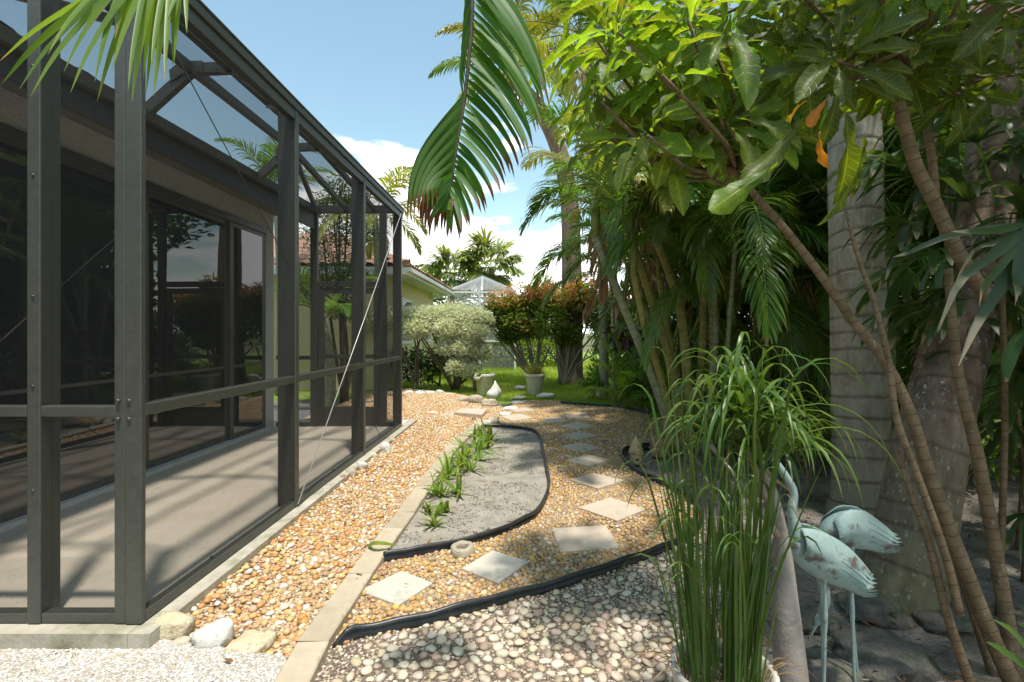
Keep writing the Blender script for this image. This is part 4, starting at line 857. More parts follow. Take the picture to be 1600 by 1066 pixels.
# wall of trees closing the view: right, behind and far
def blob(n, x, y, z, r, seed):
    r0 = np.random.default_rng(seed); return [(r0.uniform(*x), r0.uniform(*y), r0.uniform(*z), r0.uniform(*r)) for _ in range(n)]
leafcloud('distant_thicket', blob(80, (5.5,15), (9.0,13), (.3,5.5), (.9,1.7), 1) + blob(40, (2.9,7), (10.6,13), (.3,4.4), (.7,1.3), 9), 1, 60000, .21, m_bush, seed=21, kind='stuff')
leafcloud('side_thicket', blob(60, (8.8,13), (-4,10), (.3,5.5), (.8,1.6), 2), 1, 40000, .22, m_bush, seed=22, kind='stuff')
leafcloud('far_tree_line', blob(90, (-45,60), (46,58), (.5,3.4), (1.5,2.8), 3) + blob(26, (-30,-6), (30,44), (.5,5), (1.5,2.8), 5), 1, 42000, .5, m_bush, seed=23, kind='stuff')
# silver hedge
sh = thing('silver_buttonwood_shrub', 'wide silvery grey-green shrub on bare dark stems beside the enclosure', 'shrub', (-1.75, 11.3, 0)); so = sh.location
cs = [(*P(x, y, Y)[:], r) for x, y, Y, r in [(640,503,11.3,.45),(665,500,11.3,.42),(690,497,11.4,.42),(712,495,11.5,.44),(735,500,11.2,.46),(652,515,11.0,.30),(700,515,11.0,.32),(740,520,11.0,.34),(728,545,11.0,.33),(748,550,11.1,.30),(716,575,10.9,.26),(735,580,10.9,.24),(610,500,11.3,.4),(575,505,11.4,.4),(752,500,11.2,.28),(700,545,11.0,.24)]]
leafcloud('foliage', cs, 1, 30000, .085, m_silver, sh, so, seed=31, aspect=.42, up=.6)
branchy((-1.6,11.3,0), [c[:3] for c in cs[:12]], .035, m_twigd, sh, so, seed=3); branchy((-1.1,11.1,0), [cs[7][:3],cs[8][:3],cs[9][:3],cs[10][:3],cs[4][:3]], .03, m_twig, sh, so, seed=4); branchy((-2.5,11.3,0), [cs[0][:3],cs[5][:3],cs[12][:3],cs[1][:3]], .035, m_twigd, sh, so, seed=5)
gh = thing('green_hedge', 'low dark green shrub under the silver shrub', 'shrub', (-2.1, 12.0, 0)); leafcloud('foliage', [(*P(x,y,12.0)[:],.42) for x, y in [(610,560),(640,565),(665,560),(690,570),(655,585),(700,560)]], 1, 3500, .09, m_bush, gh, gh.location, seed=32); branchy((-2.1,12,0), [P(650,570,12),P(680,570,12)], .03, m_twigd, gh, gh.location, seed=6)
lh = thing('clipped_hedge', 'clipped bright green hedge at the back of the lawn', 'hedge', tuple(G(800,572)), 0); lo = lh.location
hv = []; 
r0 = np.random.default_rng(5); n = 9000; T = np.stack([r0.uniform(-1.9,2.6,n), r0.uniform(-.5,.5,n), r0.uniform(.05,.92,n)],1); k = r0.random(n); T[k<.45,1] = -.5 + r0.normal(0,.04,(k<.45).sum()); T[k>.6,2] = .92 + r0.normal(0,.04,(k>.6).sum())
me = scatter('foliage', QV, QF, rotm(r0.normal(0,.7,n), -r0.normal(.4,.6,n), r0.uniform(0,6.28,n)), T, np.stack([np.full(n,.10)]*3,1)*[1,.6,1], r0.random(n)); link('foliage', me, m_bushlime, lh); branchy((0,0,0), [(-1.2,0,.6),(.3,0,.6),(1.6,0,.6)], .04, m_twigd, lh, Vector(), seed=8)
# flame bushes with forked pale stems
m_flamegreen = leafmat('flame_bush_leaf', (.08,.15,.03), (.18,.26,.06), objvar=.1, tr=.4)
def flamebush(px, gy, crowns, label, seed, tips):
    b = G(px, gy); root = thing('flame_bush', label, 'shrub', tuple(b), 0, 'red tipped bushes beyond the lawn'); Y = b.y
    cs = [(*P(x, y, Y+dy)[:], r) for x, y, dy, r in crowns]
    leafcloud('foliage', [(c[0], c[1], c[2]+random.uniform(-.25,.14), c[3]*random.uniform(.8,1.1)) for c in cs], 1, 9000, .115, m_flamegreen, root, b, seed=seed, aspect=.5, shell=.35, flat=.9)
    top = [(c[0], c[1]-c[3]*.3, c[2]+c[3]*.28, c[3]*.8) for c in cs if c[2] > 1.9 or random.random() < .25]
    leafcloud('red_leaves', top, 1, 1200, .11, m_flame, root, b, seed=seed+1, aspect=.42, shell=.9)
    branchy(b, [c[:3] for c in cs] + [P(x,y,Y) for x,y in tips], .042, m_twig, root, b, seed=seed)
flamebush(836, 597, [(785,478,0,.5),(812,468,0,.5),(838,480,.1,.5),(805,505,-.2,.5),(778,500,.2,.45),(845,462,.2,.42),(825,515,-.1,.42),(795,530,0,.3),(770,485,.2,.35)], 'rounded bush with orange-red tips left of the lawn tree trunk', 41, [(770,520),(850,520),(860,540)])
flamebush(880, 600, [(872,472,0,.55),(898,480,.2,.58),(862,500,-.2,.5),(885,515,0,.48),(925,485,.3,.58),(945,505,.2,.46),(908,458,.3,.48),(850,470,.2,.45)], 'bush with orange-green crown and pale forked stems round the tall palm trunk', 43, [(850,540),(920,545),(935,550),(900,530)])
flamebush(955, 590, [(955,480,.4,.5),(985,500,.4,.45),(1010,480,.6,.5),(975,530,.2,.32)], 'sparser red tipped bush partly behind the leaning canes', 45, [(950,550),(985,560)])
pb = thing('purple_leaf_plant', 'dark purple-leaved shrub beside the leaning canes at the lawn edge', 'shrub', tuple(G(1000,628)), 0)
leafcloud('foliage', [(*P(x,y,8.9)[:],r) for x,y,r in [(985,525,.28),(1005,545,.3),(1015,580,.25),(995,560,.25)]], 1, 420, .26, m_purple, pb, pb.location, seed=51, aspect=.4, up=-.4); branchy(pb.location, [P(985,530,8.9),P(1005,550,8.9),P(1015,580,8.9)], .02, m_twigd, pb, pb.location, seed=9)
yb = thing('twiggy_shrub', 'pale twiggy variegated shrub standing on the lawn left of the purple shrub', 'shrub', tuple(G(945,600)), 0)
leafcloud('foliage', [(*P(x,y,12)[:],r) for x,y,r in [(940,555,.35),(955,575,.32),(935,580,.28),(950,535,.3)]], 1, 900, .13, m_straps, yb, yb.location, seed=52, aspect=.25, up=.9, shell=.2); branchy(yb.location, [P(x,y,12) for x,y in [(930,530),(942,520),(955,530),(965,545),(925,560),(948,545)]], .016, m_twig, yb, yb.location, seed=10)
sb = thing('small_leafy_plant', 'small green leafy plant at the gravel edge below the twiggy shrub', 'plant', tuple(G(925,622)), 0)
leafcloud('foliage', [(*P(x,y,9.8)[:],r) for x,y,r in [(925,605,.16),(938,598,.15),(915,600,.13),(928,590,.14)]], 1, 420, .085, m_bushlime, sb, sb.location, seed=53, shell=.3); branchy(sb.location, [P(925,598,9.8),P(938,594,9.8),P(915,597,9.8)], .008, m_twigd, sb, sb.location, seed=11)
db = thing('dark_leaf_plant', 'low dark glossy plant between the lawn and the leaning canes', 'plant', tuple(G(1015,640)), 0)
leafcloud('foliage', [(*P(x,y,8.2)[:],r) for x,y,r in [(1010,600,.3),(1030,615,.25),(1000,618,.2)]], 1, 420, .16, m_bush, db, db.location, seed=54, shell=.3, aspect=.35); branchy(db.location, [P(1010,605,8.2),P(1030,612,8.2)], .012, m_twigd, db, db.location, seed=12)
fb = thing('fine_leaved_tree', 'small airy tree with fine brownish foliage behind the screen door', 'tree', (-3.3, 9.0, 0))
leafcloud('foliage', [(*P(x,y,9)[:],r) for x,y,r in [(520,330,.5),(545,300,.45),(505,370,.5),(555,360,.45),(520,420,.5),(550,440,.45),(490,450,.4),(530,480,.4)]], 1, 9000, .07, m_bush, fb, fb.location, seed=55, aspect=.35, shell=.2); branchy(fb.location, [P(x,y,9) for x,y in [(520,330),(545,300),(505,370),(555,360),(520,400),(550,440),(530,300)]], .04, m_twigd, fb, fb.location, seed=13)
mp = thing('mondo_grass_clump', 'dark grassy clump at the foot of the silver shrub', 'plant', tuple(G(655,612)), 0)
lm = LM()
for k in range(120):
    a = random.random()*6.28; e = random.uniform(.5,1.3); lm.ribbon(arc((random.uniform(-.1,.1),random.uniform(-.08,.08),0), (math.cos(a)*math.cos(e),math.sin(a)*math.cos(e),math.sin(e)), random.uniform(.25,.45), 4, .7), .014, (-math.sin(a),math.cos(a),0))
link('blades', lm.mesh('blades'), m_fan, mp)

# ---------------------------------------------------------------- lawn grass
def lawn_ok(x, y): return inpoly(x, y, [(-5,9.9),(-2.6,9.75),(-1.3,9.7),(-.2,9.5),(.5,9.2),(1.4,8.85),(2.4,8.9),(4.0,9.4),(14,24),(-8,24)])
r0 = np.random.default_rng(77); n = 90000; yy = 8.8 + (r0.random(n)**1.6)*14; xx = r0.uniform(-.25,.36,n)*yy; ok = lawn_ok(xx, yy); xx = xx[ok]; yy = yy[ok]; n = len(xx)
TV = np.array([(-.5,0,0),(.5,0,0),(0,.15,1)]); TF = np.array([(0,1,2)]); hh = r0.uniform(.03,.075,n)*(1+.5*(yy>12)); wd = r0.uniform(.006,.013,n)*(1+ (yy-9)*.12)
pat = np.array([mnoise.noise(Vector((x*.7, y*.7, 0))) for x, y in zip(xx, yy)])
me = scatter('lawn_grass', TV, TF, rotm(r0.normal(0,.45,n), r0.normal(0,.45,n), r0.uniform(0,6.28,n)), np.stack([xx,yy,np.full(n,-.028)],1), np.stack([wd,hh,hh],1), np.clip(.5+pat*1.1+r0.normal(0,.2,n),0,1)); tag(link('lawn_grass', me, m_grass), kind='stuff')

# ---------------------------------------------------------------- neighbouring house, its pool cage, fan palms
nh = thing('neighbour_house', 'pale yellow house with white eaves and orange barrel tile roof beyond the shrubs', 'house', (-3.2, 11.2, 0)); no_ = nh.location
def npart(name, lo, hi, mt): c = (Vector(lo)+Vector(hi))/2; return link(name, box(MB(), Vector(lo)-c, Vector(hi)-c).mesh(name), mt, nh, c-no_)
EZ = 2.62; EX = -2.62; EY0 = 10.9; EY1 = 17.6
npart('wall', (-3.3, EY0+.55, -.03), (-3.2, EY1-.4, EZ+.02), m_yellow); npart('wall', (-12, EY0+.55, -.03), (-3.302, EY0+.65, EZ+.02), m_yellow); npart('wall', (-12, EY1-.5, -.03), (-3.302, EY1-.4, EZ+.02), m_yellow)
npart('soffit', (-12.3, EY0+.03, EZ+.022), (EX-.03, EY1-.03, EZ+.05), m_white); npart('fascia', (EX-.028, EY0, EZ-.02), (EX, EY1, EZ+.14), m_white); npart('fascia', (-12.3, EY0, EZ-.02), (EX-.03, EY0+.028, EZ+.14), m_white); npart('gutter', (EX+.001, EY0, EZ+.04), (EX+.10, EY1, EZ+.13), m_white)
for y in (12.6, 15.4):
    f = npart('window', (-3.19, y, 1.0), (-3.15, y+1.2, 2.2), m_white); link('pane', box(MB(), (.0201,-.5,-.52), (.026,.5,.52)).mesh('pane'), m_glass, f)
ridge_y = (EY0+EY1)/2; hw = (EY1-EY0)/2; pitch = .42; RZ = EZ+.15 + hw*pitch
rm = MB(); rm.add([(EX,EY0,EZ+.14),(EX,EY1,EZ+.14),(EX-hw,ridge_y,RZ),(-12.3,EY0,EZ+.14),(-12.3,EY1,EZ+.14),(-12.3,ridge_y,RZ)], [(0,1,2),(0,2,5,3),(1,4,5,2),(3,5,4),(0,3,4,1)])
link('roof', rm.mesh('roof'), m_tile, nh, -no_)
tl = barrel(.26,.40,6); tl.materials.append(m_tile); sp_ = math.atan(pitch)
cnt = 0
for k in range(28):                       # side facing the garden
    y = EY0 + .13 + k*.24; lim = hw - abs(y-ridge_y)
    for j in range(12):
        d = j*.33
        if d > lim: break
        link('tile', tl, None, nh, Vector((EX+.05-d, y, EZ+.16+d*pitch)) - no_, (0, -sp_, math.pi)); cnt += 1
for k in range(12):                       # side facing the camera
    x = EX - .13 - k*.24; lim = EX - x
    for j in range(10):
        d = j*.33
        if d > lim or cnt > 298: break
        link('tile', tl, None, nh, Vector((x, EY0-.05+d, EZ+.16+d*pitch)) - no_, (0, -sp_, math.pi/2)); cnt += 1
hipm = MB()
for k in range(11): a = Vector((EX,EY0,EZ+.20)).lerp(Vector((EX-hw,ridge_y,RZ+.06)), k/11); b = Vector((EX,EY0,EZ+.20)).lerp(Vector((EX-hw,ridge_y,RZ+.06)), (k+1)/11); tube(hipm, [a, b+(b-a)*.1], [.10,.085], 8)
link('hip_ridge', hipm.mesh('hip_ridge', True), m_tile, nh, -no_)
pc = thing('pool_cage', 'white framed pool cage with a pyramid screen roof beyond the silver shrub', 'pool cage', (-1.6, 18.6, 0)); po = pc.location
a_, b_, c_, d_ = Vector((-2.75,17.75,2.76)), Vector((-.35,17.75,2.76)), Vector((-.35,20.6,2.76)), Vector((-2.75,20.6,2.76)); ap = Vector((-1.62,18.9,3.42))
def pm(name, p, q, w=.07, up=(0,0,1)): p = Vector(p); q = Vector(q); c = (p+q)/2; link(name, bar(MB(), p-c, q-c, w, w, up).mesh(name), m_white, pc, c-po)
for p, q in ((a_,b_),(b_,c_),(c_,d_),(d_,a_)): pm('beam', p, q, .08)
for p in (a_,b_,c_,d_, Vector((-1.62,17.75,2.76)), Vector((-.35,19.2,2.76))): pm('post', (p.x,p.y,-.03), (p.x,p.y,p.z-.04), .07, (1,0,0))
for p in (a_,b_,c_,d_, (a_+b_)/2, (b_+c_)/2): pm('rafter', p+Vector((0,0,.05)), ap)
pm('rail', (-2.7,17.75,1.0),(-1.66,17.75,1.0)); pm('rail', (-1.58,17.75,1.0),(-.4,17.75,1.0)); pm('beam', (-2.75,17.7,2.70), (-3.1,16.5,2.45)); pm('beam',(-2.7,20.55,2.4),(-.4,20.55,2.4))
for k in range(3): pm('beam', (-2.5+k*.35,17.9,2.7), (-1.6+k*.35,20.4,2.2), .05)
for q in ([a_,b_,ap],[b_,c_,ap],[c_,d_,ap],[d_,a_,ap]): panel([p+Vector((0,0,.08)) for p in q], m_screen_pale, 'screen_panel', pc, po)
panel([(a_.x,17.75,0),(b_.x,17.75,0),(b_.x,17.75,2.72),(a_.x,17.75,2.72)], m_screen_pale, 'screen_panel', pc, po); panel([(b_.x,17.8,0),(b_.x,20.5,0),(b_.x,20.5,2.72),(b_.x,17.8,2.72)], m_screen_pale, 'screen_panel', pc, po)
# fan palm leaves
def fan_mesh(name, n, ll, w, spread, stalk, seed, droop=.5, e0=.6, joined=.0):
    st = random.getstate(); random.seed(seed); lm = LM(); sp = arc((0,0,0), (math.cos(e0),0,math.sin(e0)), stalk, 4, .10); c = sp[-1]; T = (sp[-1]-sp[-2]).normalized(); S_ = Vector((0,1,0))
    lm.ribbon(sp, .012, S_, var=.8, tip1=0, prof=lambda t: 1)
    for i in range(n):
        a = (i/(n-1)-.5)*spread + random.uniform(-.04,.04); d = T*math.cos(a) + S_*math.sin(a) + Vector((0,0,random.uniform(-.05,.15))); l = ll*(1-.25*abs(a)/(spread/2))*random.uniform(.9,1.08)
        lm.ribbon(arc(c, d, l, 5, droop*random.uniform(.5,1.5)), w*random.uniform(.8,1.1), d.cross(Vector((0,0,1))).cross(d).cross(d), .22, tip1=random.uniform(.85,1.1), prof=lambda t: min(1,(t+.12)/.4)*(1 if t < .8 else (1.0-t)/.2*.75+.25))
    random.setstate(st); return lm.mesh(name)
FS = [fan_mesh('fan_frond', 26, .75, .075, 3.9, .7, 60+i, .35, [1.2,.7,.25,-.2][i]) for i in range(4)]
for f in FS: f.materials.append(leafmat('sabal_leaf', (.15,.20,.07), (.27,.31,.12), objvar=.2, tr=.35) if f is FS[0] else FS[0].materials[0])
def fanpalm(px, py, Y, sc, label, seed, n=26):
    random.seed(seed); top = P(px,py,Y); r_ = thing('fan_palm', label, 'palm', (top.x,Y,-.03), 0, 'fan palms behind the pool cage'); stem('trunk', [Vector((top.x,Y,-.05)), Vector((top.x,Y,top.z*.5)), top], [.2,.17,.17], m_bark2, r_, 10, ns=10, off=r_.location)
    for k in range(n): link('fan_frond', FS[k%4], None, r_, top - r_.location, (random.uniform(-.2,.2), random.uniform(-.2,.2), k*2.4), sc*random.uniform(.85,1.15))
fanpalm(706,430,26,1.25,'left of the two fan palms, crown over the tile roof edge',1,34); fanpalm(768,420,26,1.5,'larger fan palm directly above the pyramid pool cage',2,36); fanpalm(848,458,34,1.1,'smaller distant fan palm between the flame bushes and the tall trunk',3,18)

# ---------------------------------------------------------------- rocks
g2 = g3 = 'x'
def rock(name, px, py, w, h, mt, label, seed, depth=None, blocky=.3, rz=0.0, group=None, cat='rock', rough=.25, sub=3, lift=.30, tilt=0):
    c = G(px, py); W = w/F*c.y; H = h/F*c.y; D = depth or W*.8; c = c + Vector((0, D*.45, 0))
    o = link(name, rockmesh(name, (W, D, H*1.15), seed, rough, blocky, sub), mt, None, (c.x*1.0, c.y, H*lift + (float(zstrip(c.x, c.y))*.95 if group in (g2, g3) else 0)), (0, tilt, rz)); return tag(o, label, cat, group)
g1 = 'rocks round the far end of the gravel'
zc = lambda x, y: (600 + x/3.047, 350 + y/3.047)
for i, (x, y, w, h, m, lab) in enumerate([(115,818,48,28,m_rockw,'leftmost pale rock at the foot of the silver shrub'),(165,828,50,38,m_rockw,'second rock from the enclosure post under the silver shrub'),(218,822,50,30,m_rockw,'third rounded rock in the row below the silver shrub'),(262,822,46,36,m_rockw,'taller rounded rock in the middle of the rock row'),(305,827,50,22,m_rockw,'low flat rock at the right end of the shrub row'),(372,853,50,34,m_rock,'grey-tan rock left of the two brown rocks by the broken pot'),(436,857,78,48,m_rock,'largest tan boulder in front of the chipped pot'),(502,872,84,44,m_rock,'yellow-brown rock directly below the white pointed stone'),
    (232,920,60,30,m_rock,'tan rock at the left end of the stone slab row'),(292,926,82,22,m_rock,'long low rock just left of the thick stone slab'),(428,936,24,20,m_rockr,'small red-brown stone at the corner of the stone slab'),(522,955,62,36,m_rock,'rounded tan rock at the tip of the sand bed edging'),(488,960,44,30,m_rockw,'pale stone touching the black edging at the bed tip'),
    (1040,822,50,22,m_rockw,'pale flat stone behind the small leafy plant'),(590,665,40,16,m_rockw,'small pale stone beneath the clipped hedge')]):
    px, py = zc(x, y); rock('rock', px, py, w/3.047, h/3.047, m, lab, 20+i, group=g1)
rock('white_stone', *zc(520,832), 25, 23, m_white if False else M_('white_coral_stone', (.70,.69,.65), (.80,.79,.76), 12, .8, .8, 50), 'white pointed coral stone standing among the far rocks', 61, blocky=0, rough=.55, lift=.5)
ws = bpy.data.objects['white_stone']
for v in ws.data.vertices:
    t = max(0, min(1, (v.co.z + .15)/.32)); t = t**1.3; v.co.x = v.co.x*(1-.8*t) + .03*t; v.co.y *= (1-.5*t)
for i, (px, py, w, h, lab) in enumerate([(797,641,26,3,'flat stone flake at the top of the gravel near the white stone'),(808,632,24,3,'flat stone flake just above the first flake'),(788,650,22,3,'flat stone flake beside the bed tip'),(812,624,22,3,'flat stone flake touching the lawn edge'),(853,622,30,5,'round white flat stone in the grass by the right pot'),(813,609,20,4,'small white flat stone in the grass between the pots')]):
    rock('flat_stone', px, py, w, h*1.6, m_rockw, lab, 70+i, group='flat pale stones at the lawn edge', cat='flat stone', blocky=.2, lift=.35, depth=.22)
g2 = 'rocks along the slab kerb'
for i, (x, y, w, h, m, lab) in enumerate([(333,358,46,38,m_rock,'rounded grey-tan rock nearest in the group by the slab'),(375,330,42,36,m_rockw,'pale rock behind the nearest pair by the slab kerb'),(308,376,34,30,m_rockr,'small brown rock nearest the camera by the slab'),(412,288,36,26,m_rocky,'yellowish rock midway along the slab kerb'),(457,262,42,38,m_rockw,'pale rounded rock in the farther group by the slab'),(482,232,36,26,m_rock,'farthest rock beside the slab kerb')]):
    px, py = z6([(x,y)])[0]; rock('rock', px, py, w/2.286, h/2.286, m, lab, 90+i, group=g2)
zf = lambda x, y: (200+x/4.444, 900+y/4.444)
g3 = 'rocks at the front corner of the slab'
rock('rock', *zf(262,505), 66, 40, m_rocky, 'angular yellow sandstone block at the slab corner', 101, blocky=.8, rz=.15, group=g3, rough=.2, depth=.10, lift=.42, tilt=.12)
rock('rock', *zf(335,545), 34, 20, m_rock, 'small orange-tan wedge between the sandstone block and white boulder', 102, blocky=.3, rz=.3, group=g3, depth=.06, tilt=-.3)
rock('rock', *zf(535,560), 64, 38, m_rockw, 'smooth white-grey boulder between sandstone block and flat slab', 103, blocky=.1, rz=.45, group=g3, rough=.3, depth=.12, lift=.42, tilt=-.25)
o = rock('rock', *zf(785,600), 70, 24, m_rocky, 'flat angular pale stone slab right of the white boulder', 104, blocky=.9, rz=-.1, group=g3, rough=.16, depth=.17, lift=.32)
rock('rock', 1034, 716, 32, 33, m_rockr, 'chunky red-brown rock standing on sand beside the carved ornament', 105, blocky=.7, rough=.22, lift=.42, cat='rock')
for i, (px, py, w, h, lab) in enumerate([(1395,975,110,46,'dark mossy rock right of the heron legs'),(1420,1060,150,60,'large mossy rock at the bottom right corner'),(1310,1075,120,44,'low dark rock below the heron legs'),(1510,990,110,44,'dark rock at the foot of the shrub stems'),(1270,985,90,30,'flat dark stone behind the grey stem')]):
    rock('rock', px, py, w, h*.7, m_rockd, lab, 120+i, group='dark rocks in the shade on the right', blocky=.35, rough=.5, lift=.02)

# ---------------------------------------------------------------- plant pots
def pot(px, py, label, seed, broken=False):
    c = G(px, py); c.y += .16; r_ = thing('plant_pot', label, 'plant pot', tuple(c), 0, 'cream plant pots on the lawn edge'); mb = MB()
    lathe(mb, [(.0,.0),(.13,0),(.145,.02),(.195,.36),(.198,.37),(.222,.375),(.226,.40),(.222,.44),(.205,.445),(.195,.43),(.185,.38),(.0,.37)], 32)
    if broken: mb.v = [(x, y, z - (.06 if (z > .36 and x < -.05 and y < .05) else 0)) for x, y, z in mb.v]
    link('pot', mb.mesh('pot', True), m_pot, r_); s = MB(); lathe(s, [(.184,.385),(.1,.40),(0,.405)], 20); link('soil', s.mesh('soil', True), m_soil, r_)
    return r_
pr = pot(756, 618, 'chipped cream pot with trailing plant beside the white stone', 1, True)
lm = LM(); random.seed(5)
for k in range(90): a = random.random()*6.28; e = random.uniform(.2,1.4); lm.ribbon(arc((.12*math.cos(a)*random.random(),.12*math.sin(a)*random.random(),.39), (math.cos(a)*math.cos(e),math.sin(a)*math.cos(e),math.sin(e)), random.uniform(.08,.22), 3, .6), .035, (-math.sin(a),math.cos(a),0), tip1=.5)
link('plant', lm.mesh('plant'), m_straps, pr)
pr = pot(836, 618, 'cream pot full of brown-green herbs, right of the broken one', 2)
lm = LM()
for k in range(260): a = random.random()*6.28; e = random.uniform(.5,1.5); q = random.random()*.17; lm.ribbon(arc((q*math.cos(a),q*math.sin(a),.40), (math.cos(a)*math.cos(e),math.sin(a)*math.cos(e),math.sin(e)), random.uniform(.10,.30), 3, .25, .1), .022, (-math.sin(a),math.cos(a),0), tip1=random.uniform(.3,1.2))
link('plant', lm.mesh('plant'), leafmat('dry_herb', (.12,.15,.04), (.26,.27,.10), tip=(.32,.16,.08), objvar=0, rough=.7), pr)

# ---------------------------------------------------------------- concrete ring, carved ornament
c = G(721, 872); mb = MB(); n = 28; V = []
for i in range(n):
    a = 2*math.pi*i/n
    for rr, z in ((.037,.0),(.034,.030),(.040,.040),(.058,.042),(.068,.034),(.070,.0)): V.append(((rr+.002*math.sin(3*a))*math.cos(a), (rr+.002*math.sin(3*a))*math.sin(a), z+.002*math.sin(5*a+rr*90)))
for i in range(n):
    for k in range(5): mb.f.append((i*6+k, ((i+1)%n)*6+k, ((i+1)%n)*6+k+1, i*6+k+1))
mb.v = V; mb.a = [0]*len(V)
tag(link('concrete_ring', mb.mesh('concrete_ring', True), m_ring, None, c+Vector((0,.05,.012)), (.06,-.04,0)), 'small weathered round concrete ring lying on the path gravel', 'concrete ring')
c = G(996, 727); orn = thing('carved_ornament', 'tan carved ornament with pointed cone top standing inside the edging loop', 'garden ornament', (c.x, c.y+.06, .0))
mb = MB(); lathe(mb, [(0,0),(.062,0),(.066,.02),(.063,.07),(.067,.095),(.05,.10),(0,.10)], 14); link('base', mb.mesh('base', True), m_orn, orn)
mb = MB(); lathe(mb, [(.0,.098),(.072,.10),(.074,.115),(.060,.165),(.042,.215),(.020,.25),(.012,.262),(.010,.28),(0,.285)], 12); link('cone_roof', mb.mesh('cone_roof', True), m_orn, orn)
mb = MB(); tube(mb, [(.0,-.062,.055),(.0,-.068,.055)], .014, 10); link('hole', mb.mesh('hole', True), m_rachisd, orn)
mb = MB(); box(mb, (.004,-.058,.15), (.014,-.052,.19)); link('slot', mb.mesh('slot'), m_rachisd, orn)
c = G(1006, 729); rock('rock', 1007, 729, 8, 6, m_rockr, 'tiny brown stone leaning on the ornament base', 131, cat='small stone')

# ---------------------------------------------------------------- strap-leaved plants in the sand bed
random.seed(11)
zs = [(637,512,.75,'nearest strap-leaved plant by the block kerb'),(612,468,.5,'small strap-leaved sprout second from the near end'),(655,470,.5,'small sprout with upright leaves beside the near plants'),(682,462,.55,'leafy sprout just behind the nearest plant'),(638,400,.9,'plant with outspread leaves next to the kerb'),(668,404,1.0,'plant with long upright leaves in the near part of the bed'),(725,398,1.2,'bushy bright green plant standing forward in the sand bed'),(680,345,1.0,'plant between kerb and bushy plant'),(700,330,.8,'narrow plant behind the bushy one'),(735,300,1.1,'tall plant midway along the row'),(765,312,1.1,'dense plant in the middle of the row'),(790,275,1.1,'plant on the sand side of the middle row'),(752,262,1.1,'plant against the kerb in the far half of the row'),(800,240,1.0,'broad plant in the far half of the row'),(830,232,1.0,'plant leaning out over the sand near the far end'),(785,215,1.1,'tall plant near the far end of the row'),(812,190,1.1,'tallest plant close to the bed tip'),(838,205,.8,'last plant at the far end beside the edging')]
for i, (x, y, s, lab) in enumerate(zs):
    px, py = z6([(x,y)])[0]; c = G(px, py, .01); lm = LM()
    for k in range(random.randint(8,13)):
        a = random.random()*6.28; e = random.uniform(.75,1.5); L_ = s*random.uniform(.14,.27)*(1 if c.y < 4.2 else 1.25)
        lm.ribbon(arc((random.uniform(-.02,.02),random.uniform(-.02,.02),0), (math.cos(a)*math.cos(e),math.sin(a)*math.cos(e),math.sin(e)), L_, 5, .5), .022*(1+.3*(c.y>4)), (-math.sin(a),math.cos(a),0), tip1=random.uniform(.5,1.1))
    tag(link('strap_leaved_plant', lm.mesh('strap_leaved_plant'), m_straps, None, c), lab, 'plant', 'strap-leaved plants in a row in the sand bed')
lm = LM(); lm.ribbon(spline([G(572,853,.04), G(590,849,.09), G(620,852,.05)], 8), .035, (0,1,.3), tip1=.6); 
c0 = G(596,852,.02); 
for i,v in enumerate(lm.v): lm.v[i] = v - c0
tag(link('fallen_strap_leaf', lm.mesh('fallen_strap_leaf'), m_straps, None, c0), 'long green leaf fallen across the pale kerb blocks', 'fallen leaf')

